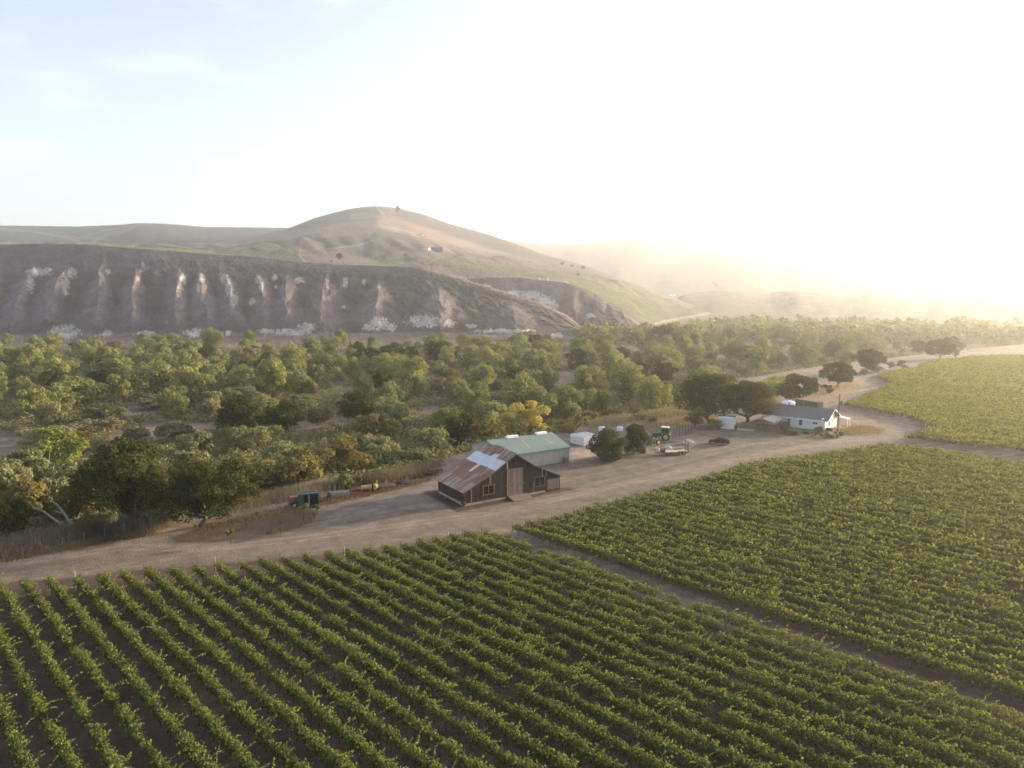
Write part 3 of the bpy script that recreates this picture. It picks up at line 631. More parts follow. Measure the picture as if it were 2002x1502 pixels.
def ordn(i):
    if i <= 19: return ORD[i - 1]
    h = ''
    if i >= 100:
        h = 'hundred-and-' if i < 200 else 'two-hundred-and-'; i = i % 100
        if i == 0: return h.replace('-and-', '') + 'th'
        if i <= 19: return h + ORD[i - 1]
    t, u = divmod(i, 10); return h + (TENS[t] + 'ieth' if u == 0 else TENS[t] + 'y-' + ORD[u - 1])
VL = {1: ('leafy green vine row, {} from the left of the near block', 'vine rows of the near left block'),
      2: ('dense green vine row, {} beyond the dirt track', 'vine rows of the middle block'),
      3: ('sunlit far vine row, {} beyond the middle block', 'vine rows of the far right block'),
      4: ('pale vine row of the plot behind the oaks, {} from the front', 'vine rows of the small plot behind the oaks')}
for b in (1, 2, 3, 4):
    rs = sorted([v for v in VROWS if v[0] == b], key=lambda v: v[1])
    for i, (_, _, q) in enumerate(rs): q['label'] = VL[b][0].format(ordn(i + 1)); q['group'] = VL[b][1]
# ------------------------------------------------------------------ trees
KCOL = dict(oak=((.030, .036, .014), (.085, .090, .036), (.12, .105, .045)), cotton=((.085, .088, .030), (.31, .33, .14), (.38, .37, .16)), willow=((.082, .088, .040), (.28, .285, .15), (.32, .31, .165)),
            golden=((.08, .065, .022), (.235, .205, .085), (.31, .24, .10)), grey=((.10, .09, .055), (.28, .245, .16), (.32, .25, .16)), yellow=((.22, .18, .06), (.52, .44, .15), (.60, .46, .16)), olive=((.045, .05, .028), (.12, .125, .07), (.15, .14, .08)),
            bright=((.08, .10, .03), (.25, .28, .09), (.28, .30, .11)))
for k_, v_ in KCOL.items(): M['leaf_' + k_] = leaf_mat(k_ + '_leaf', v_[0], v_[1], .35, .16, v_[2])
M['tree_bark'] = speck('tree_bark', (.075, .06, .048), (.15, .125, .10), 4, bs=.6)
M['pale_bark'] = speck('pale_bark', (.22, .19, .16), (.36, .32, .27), 4, bs=.5)
M['white_bark'] = speck('whitewashed_bark', (.55, .52, .48), (.75, .72, .68), 4)
def crown_mesh(W, Hh, z0, n, size, kind, seed, lobes=16, D=None, squash=1.0, flat=.5):
    """foliage of a crown W wide, reaching from z0 to Hh: leaf clumps on many overlapping lobes"""
    r = np.random.default_rng(seed); D = D or W; cz = (z0 + Hh) / 2; hz_ = (Hh - z0) / 2
    Cc, Rr = [], []
    for i in range(lobes):
        for _ in range(30):
            a = r.random() * 2 * math.pi; q = r.random() ** .5; u = r.uniform(-.75, .95)
            rad = math.sqrt(max(0, 1 - abs(u) ** 2.4)) * q
            x = rad * math.cos(a); y = rad * math.sin(a)
            if all((x - c[0]) ** 2 + (y - c[1]) ** 2 + (u - c[2]) ** 2 > (.10 if lobes < 24 else .06) for c in Cc): break
        rr_ = r.uniform(.20, .40) * (1 if lobes < 24 else .86)
        if i % 6 == 5: k_ = r.uniform(1.12, 1.38); x *= k_; y *= k_; u *= min(k_, 1.15); rr_ *= .62
        Cc.append((x, y, u)); Rr.append(rr_)
    Cc = np.array(Cc); Rr = np.array(Rr); ws = Rr ** 2; li = r.choice(lobes, n, p=ws / ws.sum())
    d = r.normal(size=(n, 3)); d /= np.linalg.norm(d, axis=1, keepdims=True); d[:, 2] = np.where(d[:, 2] < -.75, -d[:, 2] * .6, d[:, 2])
    sh = 1 - np.abs(r.normal(0, .17, n)); out = Rr[li][:, None] * d * sh[:, None]
    # twig-scale clumping inside each lobe
    cl = fbm(d[:, 0] * 4 + li * 3.1, d[:, 1] * 4 + d[:, 2] * 4, 3, seed); keep = cl > .36; out = out * (0.86 + .34 * cl[:, None])
    P = Cc[li] * (1 - .22) + out; P = P * np.array((W / 2, D / 2, hz_)) + np.array((0, 0, cz))
    lt = r.random(lobes); t = np.clip(.15 + .45 * lt[li] * .6 + .35 * r.random(n) + .2 * (cl - .5), 0, .85); t[r.random(n) < .03] = 1
    P, d, t = P[keep], d[keep], t[keep]
    N = d * .9 + r.normal(0, .55, d.shape) + np.array((0, 0, .25)); sz = size * (.6 + .8 * r.random(len(P)))
    V, Q = quads(P, N, sz)
    return mesh_np(V, Q, 'crown', attrs={'tint': np.repeat(t, 4)})
def trunk_mesh(W, Hh, z0, rad, seed, lean=0, limbs=5, seg=6, split=.35):
    r = np.random.default_rng(seed); top = np.array((lean * .6, r.normal(0, .05) * W, z0 + (Hh - z0) * .25)); b = np.array((-lean * .2, 0, -.6))
    fork = np.array((lean * .25, r.normal(0, .03) * W, max(z0 * split + .6, 1.0)))
    parts = [tube([b, b * .4 + fork * .3 + np.array((0, 0, .1)), fork, top], [rad * 1.35, rad, rad * .85, rad * .5], seg)]
    for i in range(limbs):
        a = 2 * math.pi * i / limbs + r.random(); e = np.array((math.cos(a) * W * .36, math.sin(a) * W * .36, z0 + (Hh - z0) * r.uniform(.3, .7)))
        s = fork + (top - fork) * r.random() * .6; m_ = (s + e) / 2 + np.array((0, 0, -.06 * Hh)) + r.normal(0, .03, 3) * W
        parts.append(tube([s, m_, e], [rad * .55, rad * .36, rad * .12], 5))
    V, Q = join(parts); return mesh_np(V, Q, 'trunk', smooth=True)
VAR = {}
def variants(kind, n, W, Hh, z0, leaves, size, lobes, bark='tree_bark', rad=.3):
    VAR[kind] = []
    for i in range(n):
        s = hash_(kind) + i * 13
        c = crown_mesh(W, Hh, z0, leaves, size, kind, s, lobes + (i % 3) * 2); c.materials.append(M['leaf_' + kind])
        t = trunk_mesh(W, Hh, z0, rad, s + 5); t.materials.append(M[bark]); VAR[kind].append((c, t, W, Hh))
def hash_(s): return sum(ord(ch) * (i + 3) for i, ch in enumerate(s)) % 9973
variants('cotton', 6, 12, 12, .8, 8000, .40, 34, 'tree_bark', .30)
variants('willow', 5, 10, 8.5, .3, 6000, .36, 28, 'tree_bark', .22)
variants('golden', 5, 9, 8, .4, 6000, .33, 26, 'tree_bark', .22)
variants('grey', 4, 7.5, 5, .0, 3600, .32, 20, 'tree_bark', .14)
variants('oak', 5, 13, 10, .9, 9000, .38, 34, 'tree_bark', .42)
variants('bright', 3, 11, 9, .8, 6000, .38, 26, 'pale_bark', .25)
TREES = []
NAMEK = dict(cotton='cottonwood_tree', willow='willow_tree', golden='golden_tree', grey='grey_shrub', oak='oak_tree', bright='cottonwood_tree')
def place(kind, x, y, z, W, Hh, label=None, group=None, vi=None, rz=None, cat=None):
    v = VAR[kind][(vi if vi is not None else int(rng.integers(0, 99))) % len(VAR[kind])]
    q = thing(NAMEK[kind], label or '', cat or ('shrub' if kind == 'grey' else 'tree'), (x, y, z), rz if rz is not None else random.random() * 6.28, group)
    Hh *= 1.1
    wx = rng.uniform(.82, 1.2); q.scale = (W / v[2] * wx, W / v[2] / wx, Hh / v[3] * rng.uniform(.88, 1.12)); q.rotation_euler[0] = rng.normal(0, .05); obj('crown', v[0], None, q); obj('trunk', v[1], None, q)
    if not label: TREES.append((kind, x, y, q))
    return q
TAKEN = []
def ptree(kind, px, ytop, wpx, hm, base=None, label=None, wm=None, vi=None, group=None):
    """tree whose top shows at (px, ytop), hm metres tall, standing at height base"""
    base = -5.0 if base is None else base
    x, y = gp(px, ytop, base + hm); D = y * CP + (CAMH - base) * SP; W = wm or wpx / F * D
    TAKEN.append((x, y, W)); return place(kind, x, y, base, W, hm, label, group, vi)
# picked out by eye, front to back
for a in [('willow', 25, 925, 120, 9, -4), ('willow', 95, 935, 110, 8, -4), ('golden', 190, 930, 100, 9, -4), ('willow', -30, 900, 120, 9, -4), ('golden', 15, 985, 70, 6, -3), ('willow', 120, 985, 80, 5, -3), ('willow', 190, 995, 80, 5, -3), ('grey', 60, 1005, 70, 4, -2), ('willow', 445, 945, 90, 6, -4), ('grey', 480, 960, 60, 4, -3), ('willow', 40, 888, 130, 9), ('willow', 170, 895, 120, 8), ('bright', 102, 850, 110, 9), ('golden', 545, 893, 150, 9), ('golden', 620, 870, 110, 10), ('golden', 665, 848, 90, 9), ('golden', 585, 905, 110, 8), ('willow', 740, 868, 100, 8),
          ('willow', 800, 878, 120, 7.5), ('golden', 700, 885, 80, 8), ('oak', 905, 815, 120, 10), ('willow', 850, 838, 110, 9), ('golden', 945, 825, 90, 9), ('golden', 1095, 818, 60, 7), ('golden', 1150, 805, 70, 7), ('golden', 1205, 800, 60, 6),
          ('golden', 1250, 795, 55, 6), ('golden', 1110, 835, 60, 6), ('cotton', 1235, 716, 105, 14), ('cotton', 1018, 741, 85, 13), ('cotton', 925, 755, 75, 12), ('cotton', 1150, 722, 80, 11), ('cotton', 1060, 765, 70, 10), ('willow', 960, 790, 90, 9),
          ('golden', 480, 905, 100, 8), ('willow', 360, 880, 110, 9), ('grey', 100, 835, 90, 6), ('golden', 150, 845, 60, 6), ('oak', 700, 775, 90, 9), ('willow', 760, 790, 90, 8),
          ('cotton', 150, 735, 110, 12), ('cotton', 100, 755, 80, 10), ('bright', 60, 770, 70, 9), ('cotton', 300, 712, 110, 13), ('cotton', 225, 700, 80, 11), ('oak', 518, 690, 105, 13), ('cotton', 560, 727, 60, 9), ('cotton', 390, 705, 100, 12), ('cotton', 640, 690, 90, 11),
          ('oak', 862, 675, 80, 11), ('oak', 770, 680, 90, 11), ('oak', 720, 683, 60, 10), ('cotton', 60, 685, 110, 11), ('bright', 45, 680, 60, 11), ('cotton', 195, 677, 90, 10), ('cotton', 365, 672, 70, 12), ('bright', 310, 690, 90, 10), ('willow', 480, 680, 70, 10),
          ('cotton', 935, 660, 60, 11), ('cotton', 980, 672, 60, 10), ('cotton', 1070, 668, 70, 10), ('oak', 1140, 660, 50, 9), ('cotton', 1440, 672, 50, 12), ('cotton', 1500, 668, 55, 13), ('cotton', 1570, 668, 60, 13), ('cotton', 1480, 685, 60, 13), ('cotton', 1655, 662, 50, 13), ('cotton', 1700, 668, 50, 10), ('cotton', 1360, 676, 50, 11), ('cotton', 1310, 688, 60, 11),
          ('willow', 200, 790, 90, 6), ('grey', 300, 770, 90, 5), ('grey', 180, 815, 100, 5), ('grey', 260, 830, 70, 4.5), ('grey', 420, 775, 80, 5.5), ('willow', 470, 765, 90, 6.5), ('willow', 580, 768, 90, 6), ('grey', 350, 830, 90, 4.5), ('willow', 380, 845, 90, 6.5), ('willow', 480, 830, 90, 7), ('willow', 560, 860, 110, 7), ('grey', 620, 800, 60, 5)]:
    ptree(*a)
# fill the wood between them
gx = []
for t_ in range(60000):
    if len(TREES) > 520: break
    px = rng.uniform(-60, 2040); yy = rng.uniform(652, 900) if rng.random() < .5 else rng.uniform(652, 780)
    x, y = gp(px, yy, -5); D = math.hypot(x, y)
    X_ = np.array([x]); Y_ = np.array([y])
    if sdf_poly(X_, Y_, FLOOD)[0] < 7 or y > 640: continue
    if y > 545 and px < 1150: continue
    if any(sdf_poly(X_, Y_, c)[0] > -2.5 for c in CLEAR_W): continue
    if any(sdf_poly(X_, Y_, [gp(a, b, -2) for a, b in B4])[0] > -14 for _ in (0,)): continue
    kk = [1.08, 1.16, 1.25]
    if rng.random() < .93 and any(sdf_poly(X_ * f_, Y_ * f_, c)[0] > 0 for c in CLEAR_W for f_ in kk): continue
    nz = fbm(x / 60, y / 60, 3, 55); open_ = fbm(x / 35, y / 35, 3, 9) > .58
    if open_ and rng.random() < .6: continue
    kind = ['cotton', 'willow', 'golden', 'grey', 'oak', 'bright'][int(rng.choice(6, p=[.38, .24, .07, .14, .06, .11] if D > 260 else [.12, .38, .20, .22, .06, .02]))]
    W = {'cotton': rng.uniform(8, 15), 'willow': rng.uniform(6, 12), 'golden': rng.uniform(6, 10), 'grey': rng.uniform(4, 8), 'oak': rng.uniform(9, 15), 'bright': rng.uniform(7, 12)}[kind]
    if any((x - a) ** 2 + (y - b) ** 2 < (.36 * (W + w)) ** 2 for a, b, w in TAKEN): continue
    TAKEN.append((x, y, W)); place(kind, x, y, -5.0, W, W * {'cotton': .95, 'willow': .8, 'golden': .82, 'grey': .62, 'oak': .78, 'bright': .92}[kind] * rng.uniform(.85, 1.1))
KW = dict(cotton='mid-green cottonwood', willow='grey-green willow', golden='golden-brown riverside tree', grey='low silvery shrub', oak='dark dense oak', bright='bright yellow-green cottonwood')
def band(y): return 0 if y < 165 else 1 if y < 230 else 2 if y < 310 else 3 if y < 410 else 4
BN = ['in the wood\'s nearest belt', 'in the wood\'s lower middle', 'in mid wood', 'in the wood\'s upper middle', 'in the wood\'s back belt']
G_ = {}
for kd, x, y, q in TREES: G_.setdefault((kd, band(y)), []).append((x / y, q))
for (kd, b), L_ in G_.items():
    for i, (_, q) in enumerate(sorted(L_, key=lambda e: e[0])):
        q['label'] = '%s %s, %s from the left' % (KW[kd], BN[b], ordn(i + 1)); q['group'] = 'trees of the river wood' if kd != 'grey' else 'silvery shrubs of the river wood'
# named single trees near the yard
def big(name, kind, px, pyb, wpx, hpx, label, cat='tree', z=0.0, leaves=16000, size=.30, lobes=26, z0f=.18, bark='tree_bark', rad=.4, lean=0, D=None, seed=1, off=0, limbs=7):
    x, y = gp(px, pyb, z); dep = y * CP + (CAMH - z) * SP; W = wpx / F * dep; Hh = hpx / F * dep
    q = thing(name, label, cat, (x, y, z), 0)
    c = crown_mesh(W, Hh, Hh * z0f, leaves, size, kind, seed, lobes, D); o = obj('crown', c, M['leaf_' + kind], q, (off / F * dep, 0, 0))
    obj('trunk', trunk_mesh(W * .9, Hh, Hh * z0f, rad, seed + 3, lean + off / F * dep, limbs, 8), M[bark], q)
    return q
big('oak_tree', 'oak', 268, 1040, 190, 192, 'tallest dark oak behind the dry grass, left of the lone oak beside the drive', seed=21, leaves=26000, size=.28, lobes=40, z0f=.06, z=-1, off=-22, rad=.45)
big('oak_tree', 'oak', 393, 1030, 188, 138, 'lone dark round oak with a leaning trunk at the bend of the dirt drive', seed=22, leaves=26000, size=.26, lobes=36, z0f=.05, lean=1.0, off=22, rad=.42)
big('oak_tree', 'oak', -8, 1068, 120, 110, 'dark green oak cut off by the left edge above the wire fence', seed=23, leaves=14000, size=.28, lobes=24, z0f=.04)
big('golden_tree', 'golden', 70, 1028, 110, 95, 'golden-leaved tree left of the bare fallen limbs', seed=24, leaves=12000, size=.27, lobes=24, z0f=.15, z=-1.5)
big('golden_tree', 'golden', 150, 1030, 75, 92, 'small golden-leaved tree right of the bare fallen limbs', seed=25, leaves=9000, size=.26, lobes=20, z0f=.08, z=-1)
big('willow_tree', 'willow', 315, 1035, 90, 75, 'drooping vine-covered willow at the end of the wire fence', seed=26, leaves=9000, size=.26, lobes=20, z0f=.03, z=-1)
big('oak_tree', 'oak', 1388, 826, 152, 98, 'huge spreading dark oak just left of and behind the white-green shed', seed=27, leaves=30000, size=.32, lobes=52, z0f=.06, D=18, lean=-2, rad=.6)
big('oak_tree', 'oak', 1462, 826, 118, 82, 'broad oak between the white shed and the grey farmhouse roof', seed=28, leaves=22000, size=.32, lobes=40, z0f=.05, D=17, rad=.5)
big('golden_tree', 'golden', 1358, 838, 48, 46, 'small golden oak under the edge of the huge oak', seed=29, leaves=6000, size=.3, lobes=16, z0f=.15)
big('oak_tree', 'oak', 1560, 787, 96, 54, 'two-domed dark oak behind the green shipping container', seed=30, leaves=14000, size=.36, lobes=30, z0f=.02, D=13)
big('oak_tree', 'oak', 1637, 757, 73, 49, 'round dark oak beside the bend of the pale dirt road', seed=31, leaves=12000, size=.36, lobes=28, z0f=.1)
big('shrub', 'olive', 1622, 769, 20, 16, 'small round bush at the foot of the road-bend oak', 'shrub', seed=32, leaves=1500, size=.35, lobes=8, z0f=.02)
big('oak_tree', 'oak', 1698, 728, 66, 46, 'hazy dark oak farther up the pale dirt road', seed=33, leaves=9000, size=.5, lobes=22, z0f=.08)
big('oak_tree', 'oak', 1838, 702, 62, 38, 'hazy umbrella-shaped oak on the far edge of the right vineyard', seed=34, leaves=9000, size=.55, lobes=24, z0f=.12)
big('oak_tree', 'oak', 1868, 700, 19, 18, 'small hazy oak just right of the umbrella-shaped oak', seed=35, leaves=2500, size=.5, lobes=9, z0f=.25)
big('golden_tree', 'golden', 1650, 745, 42, 50, 'rust-topped tree behind the road-bend oak', seed=36, leaves=5000, size=.5, lobes=14, z0f=.1, z=-2)
big('oak_tree', 'olive', 1188, 900, 84, 66, 'round grey-green tree with a whitewashed trunk, in front of the white bins', seed=37, leaves=18000, size=.22, lobes=44, z0f=-.1, bark='white_bark', rad=.22)
big('oak_tree', 'oak', 1243, 888, 62, 60, 'darker tree with a whitewashed trunk, right of the pair beside the yard', seed=38, leaves=15000, size=.22, lobes=40, z0f=-.1, bark='white_bark', rad=.2)
big('cottonwood_tree', 'yellow', 1032, 860, 106, 80, 'yellow-leaved cottonwood behind the green metal roof', seed=39, leaves=13000, size=.36, lobes=28, z0f=.12, z=-3)
big('oak_tree', 'oak', 1294, 668, 52, 33, 'dark oak alone at the foot of the terraced hill', seed=40, leaves=6000, size=.9, lobes=20, z0f=.05, z=-5)
for i, (px, pyb, w, h) in enumerate([(1715, 728, 26, 16), (1692, 733, 24, 12), (1766, 722, 34, 17), (1740, 719, 20, 12)]):
    big('shrub', 'willow', px, pyb, w, h, 'pale green rounded bush beside the far dirt road, %s from the left' % ordn([2, 1, 4, 3][i]), 'shrub', seed=50 + i, leaves=2200, size=.45, lobes=10, z0f=.02)
big('shrub', 'willow', 1278, 826, 28, 13, 'rounded olive bush beside the dry track left of the huge oak', 'shrub', seed=60, leaves=2500, size=.3, lobes=10, z0f=.02)
big('shrub', 'bright', 1407, 840, 30, 20, 'leafy green bush against the left wall of the white shed', 'shrub', seed=61, leaves=2500, size=.28, lobes=10, z0f=.02, z=0, off=-10)
big('shrub', 'olive', 1533, 846, 32, 23, 'dark rounded bush at the right corner of the carport', 'shrub', seed=62, leaves=4000, size=.24, lobes=14, z0f=.02)
big('shrub', 'grey', 1552, 850, 34, 14, 'low grey-green bush in front of the house wall', 'shrub', seed=63, leaves=3000, size=.24, lobes=12, z0f=.02)
big('shrub', 'bright', 675, 960, 34, 34, 'bright green sapling bush in the dead weeds behind the red beam', 'shrub', seed=64, leaves=3000, size=.24, lobes=12, z0f=.02, z=-.3)
# bare fallen limbs
q = thing('dead_tree', 'bare bleached fallen limbs lying in the golden trees by the fence', 'dead tree', (*gp(135, 1034), 0))
o0 = np.array((*gp(135, 1034), 0))
def lv(px, py, dy=0): x, y = gp(135, 1034); k = (y + dy) / ray(px, py)[1]; d = ray(px, py); return np.array((d[0] * k, y + dy, CAMH + d[2] * k)) - o0
for pts, rr in ([[(128, 1030), (105, 1015), (82, 998), (66, 993), (52, 985)], .22], [[(140, 1034), (130, 1010), (118, 995), (110, 985), (98, 978)], .24], [[(122, 1003), (113, 1001), (106, 998)], .12], [[(80, 997), (76, 992), (74, 988)], .08]):
    obj('limb', tb([lv(*p) for p in pts], list(np.linspace(rr, rr * .35, len(pts))), 'limb', 7), M['pale_bark'], q)
# things on the slopes are set down where the sight line meets the hill
bpy.context.view_layer.update(); DG = bpy.context.evaluated_depsgraph_get()
from mathutils import Vector
HB = []
from mathutils.bvhtree import BVHTree
for o_ in [o for o in sc.objects if o.name.startswith('hills')]: HB.append(BVHTree.FromObject(o_, DG))
def hillz(px, py, r):
    d = Vector(ray(px, py)).normalized(); best = None
    for b in HB:
        h = b.ray_cast(Vector((0, 0, CAMH)), d)
        if h[0] is not None and (best is None or h[3] < best[1]): best = (h[0], h[3])
    return tuple(best[0]) if best else at_r(px, py, r)
# pine on the summit, bushes on the hills
P = hillz(778, 421, 2200)
q = thing('pine_tree', 'tall narrow tree alone on the hill summit', 'tree', P)
obj('crown', crown_mesh(13, 29, 5, 1200, 1.8, 'oak', 71, 12), M['leaf_oak'], q); obj('trunk', trunk_mesh(10, 30, 8, .8, 72), M['tree_bark'], q)
for i, (px, py, r, w) in enumerate([(664, 506, 1115, 17), (648, 512, 1080, 7), (730, 508, 1105, 5), (1400, 560, 1900, 14), (1100, 518, 1560, 10), (1118, 522, 1540, 9), (1140, 527, 1500, 12), (1130, 538, 1400, 8)]):
    P = hillz(px, py, r); r = math.hypot(P[0], P[1]); W = w / F * r
    q = thing('shrub', 'dark lone bush on the hillside, %s' % ['largest below the terraced rows', 'small beside the bluff edge', 'small under the hilltop houses', 'hazy on the right spur', 'leftmost on the long right slope', 'second on the long right slope', 'third on the long right slope', 'lowest on the long right slope'][i], 'shrub', (P[0], P[1], P[2] - 2))
    obj('crown', crown_mesh(W, W * .75, 0, 900, W / 9, 'oak', 80 + i, 10), M['leaf_oak'], q)
# ------------------------------------------------------------------ undergrowth and dead weeds (nobody could count them)
def carpet(name, pts, hh, ww, leaves, size, kind_mat, label, cat=None, blade=False, seed=3):
    r = np.random.default_rng(seed); n = len(pts); Cs, Ns, Ss, Ts = [], [], [], []
    li = np.repeat(np.arange(n), leaves); m = len(li); d = r.normal(size=(m, 3)); d /= np.linalg.norm(d, axis=1, keepdims=True); d[:, 2] = np.abs(d[:, 2])
    h = hh * (.5 + r.random(n)); w = ww * (.5 + r.random(n)); tt = r.random(n)
    P = pts[li] + d * np.stack([w[li], w[li], h[li]], 1) * (.6 + .4 * r.random(m))[:, None]
    if blade: N = np.stack([r.normal(size=m), r.normal(size=m), r.normal(0, .12, m)], 1)
    else: N = d + r.normal(0, .5, d.shape)
    V, Q = quads(P, N, size * (.6 + .8 * r.random(m)))
    me = mesh_np(V, Q, name, attrs={'tint': np.repeat(np.clip(.5 * tt[li] + .4 * r.random(m), 0, 1), 4)})
    return tag(obj(name, me, M[kind_mat]), label, cat, kind='stuff')
def scatter(n, cond, x0=-80, x1=2080, y0=640, y1=1000, z=-5, seed=4):
    r = np.random.default_rng(seed); o = []
    px = r.uniform(x0, x1, n * 4); yy = y0 + (y1 - y0) * r.random(n * 4) ** 1.3
    for a, b in zip(px, yy):
        o.append(gp(a, b, z))
    o = np.array(o); k = cond(o[:, 0], o[:, 1]); o = o[k][:n]
    return np.concatenate([o, ground_z(o[:, 0], o[:, 1])[:, None]], 1)
def inwood(x, y):
    m = (sdf_poly(x, y, FLOOD) > 2) & (y < 600)
    for c in CLEAR_W: m &= sdf_poly(x, y, c) < fbm(x / 4, y / 4, 2, 5) * 6 - 3
    m &= sdf_poly(x, y, [gp(a, b, -2) for a, b in B4]) < -8
    return m
carpet('undergrowth', scatter(9000, inwood), 2.1, 2.2, 28, .48, 'leaf_willow', 'low green brush between the river trees', seed=5)
carpet('undergrowth', scatter(3500, lambda x, y: inwood(x, y) , seed=8), 1.1, 1.8, 26, .48, 'leaf_grey', 'dry grey-olive brush filling the gaps between river trees', seed=6)
M['leaf_dry'] = leaf_mat('dead_weed', (.14, .118, .095), (.27, .22, .175), .3, .05, (.34, .26, .18))
M['leaf_straw'] = leaf_mat('straw_grass', (.17, .125, .08), (.30, .225, .145), .3, .05, (.36, .27, .17))
def strip(pts, wd, n, z=0, seed=1):
    r = np.random.default_rng(seed); W = np.array([gp(a, b, z) for a, b in pts]); d = np.linalg.norm(np.diff(W, axis=0), axis=1); cum = np.concatenate([[0], np.cumsum(d)]); t = r.random(n) * cum[-1]
    x = np.interp(t, cum, W[:, 0]); y = np.interp(t, cum, W[:, 1]); x = x + r.normal(0, wd, n) * .4; y = y + r.normal(0, wd, n)
    return np.stack([x, y, ground_z(x, y)], 1)
def blades(name, pts, h, w, matn, label, seed=2):
    r = np.random.default_rng(seed); n = len(pts); a = r.random(n) * math.pi; u = np.stack([np.cos(a), np.sin(a), np.zeros(n)], 1) * w * .5; hh = h * (.4 + .9 * r.random(n)); ln = r.normal(0, .18, (n, 2)) * hh[:, None]
    t = np.concatenate([ln, hh[:, None]], 1); V = np.stack([pts - u, pts + u, pts + t + u * .3, pts + t - u * .3], 1).reshape(-1, 3)
    tt = r.random(n) * .9
    return tag(obj(name, mesh_np(V, np.arange(n * 4).reshape(-1, 4), name, attrs={'tint': np.repeat(tt, 4)}), M[matn]), label, kind='stuff')
blades('dry_weeds', np.concatenate([strip([(-90, 1098), (60, 1070), (150, 1050), (270, 1030), (330, 1022)], 1.8, 9000, seed=3)]), 1.7, .08, 'leaf_dry', 'tall dead weeds along the wire fence', 3)
blades('dry_weeds', strip([(480, 990), (560, 975), (640, 958), (720, 945), (800, 932), (850, 922)], 2.0, 9000, -.3, seed=4), 1.5, .08, 'leaf_dry', 'grey dead weeds behind the row of old farm machinery', 4)
blades('dry_weeds', strip([(1160, 838), (1230, 824), (1290, 815), (1335, 806)], 3.0, 5000, -.5, seed=5), 1.3, .12, 'leaf_dry', 'pale dead weeds bordering the track left of the huge oak', 5)
blades('straw_grass', np.concatenate([strip([(20, 1092), (180, 1062), (300, 1041)], .8, 5000, seed=6), strip([(400, 1030), (520, 1008), (640, 984), (760, 958), (840, 938)], .9, 6000, seed=7)]), .5, .07, 'leaf_straw', 'short straw-coloured grass edging the drive', 6)
blades('straw_grass', np.concatenate([strip([(1260, 832), (1330, 826), (1400, 812)], 3.5, 4000, seed=8), strip([(1470, 832), (1540, 826)], 3, 2500, seed=9), strip([(1530, 800), (1600, 775), (1670, 750)], 6, 4000, seed=10), strip([(1650, 845), (1715, 838)], 3, 2500, seed=11)]), .45, .10, 'leaf_straw', 'sparse straw-coloured grass around the farmhouse', 7)
# far woodland that reads as one mass
def farwood():
    r = np.random.default_rng(77); Vs, Qs, Ts, o = [], [], [], 0
    lib = [crown_mesh(13, 11, .5, 420, 1.5, 'cotton', 900 + i, 12) for i in range(5)]
    data = []
    for me in lib:
        v = np.empty(len(me.vertices) * 3, np.float32); me.vertices.foreach_get('co', v); t = np.empty(len(me.vertices), np.float32); me.attributes['tint'].data.foreach_get('value', t); data.append((v.reshape(-1, 3), t)); 
    for me in lib: bpy.data.meshes.remove(me)
    k = 0
    while k < 520:
        px = r.uniform(1120, 2120); py = r.uniform(630, 672) if px > 1350 else r.uniform(652, 668)
        x, y = gp(px, py, -5.5); D = math.hypot(x, y)
        if D < 600 or (px < 1300 and D > 680) or D > 1000: continue
        v, t = data[k % 5]; s = r.uniform(.7, 1.4); a = r.random() * 6.28; ca, sa = math.cos(a), math.sin(a)
        w = np.stack([v[:, 0] * ca - v[:, 1] * sa, v[:, 0] * sa + v[:, 1] * ca, v[:, 2]], 1) * s + np.array((x, y, -5.5)); Vs.append(w); Ts.append(t); k += 1
    V = np.concatenate(Vs); tag(obj('far_woodland', mesh_np(V, np.arange(len(V)).reshape(-1, 4), 'far_woodland', attrs={'tint': np.concatenate(Ts)}), M['leaf_cotton']), 'hazy woodland filling the valley below the far right bluffs', kind='stuff')
farwood()
# ------------------------------------------------------------------ building materials
def planks(name, a, b_, gap=.25, pw=5.0, rough=.9):
    def f(nt, b):
        n = noise(nt, 1.0, 5, .7, mapping=(pw, pw, .25)); r = ramp(nt, n.outputs[0], [(.32, a), (.68, b_)])
        n2 = noise(nt, 1.0, 2, .5, mapping=(3.2, 3.2, .02)); r2 = ramp(nt, n2.outputs[0], [(.35, (1 - gap,) * 3), (.6, (1 + gap * .6,) * 3)])
        nt.links.new(mixc(nt, r.outputs[0], r2.outputs[0]), b.inputs['Base Color']); bump(nt, b, n.outputs[0], .5, .03)
    return mat(name, a, rough, 0, f)
def sheet(name, a, b_, axis='X', per=9.0, rough=.5, metal=.2, lo=.4, hi=.6, sc=1.2):
    def f(nt, b):
        n = noise(nt, sc, 5, .7, mapping=(1.0, .35, .35) if axis == 'X' else (.28, 2.4, .28)); r = ramp(nt, n.outputs[0], [(lo, a), (hi, b_)])
        tc = N_(nt, 'ShaderNodeTexCoord'); w = N_(nt, 'ShaderNodeTexWave', bands_direction=axis); w.inputs['Scale'].default_value = per / 6.28 * .9
        nt.links.new(tc.outputs['Object'], w.inputs['Vector']); nt.links.new(r.outputs[0], b.inputs['Base Color']); bump(nt, b, w.outputs['Fac'], .5, .03)
    return mat(name, a, rough, metal, f)
M['barn_wood'] = planks('dark_barn_planks', (.020, .014, .011), (.062, .042, .033)); M['door_wood'] = planks('door_planks', (.13, .095, .075), (.25, .18, .14))
M['pale_wood'] = planks('pale_boards', (.26, .22, .17), (.40, .34, .27)); M['new_wood'] = planks('fresh_timber', (.14, .085, .05), (.21, .13, .08))
M['grey_wood'] = planks('grey_boards', (.10, .085, .075), (.19, .165, .145))
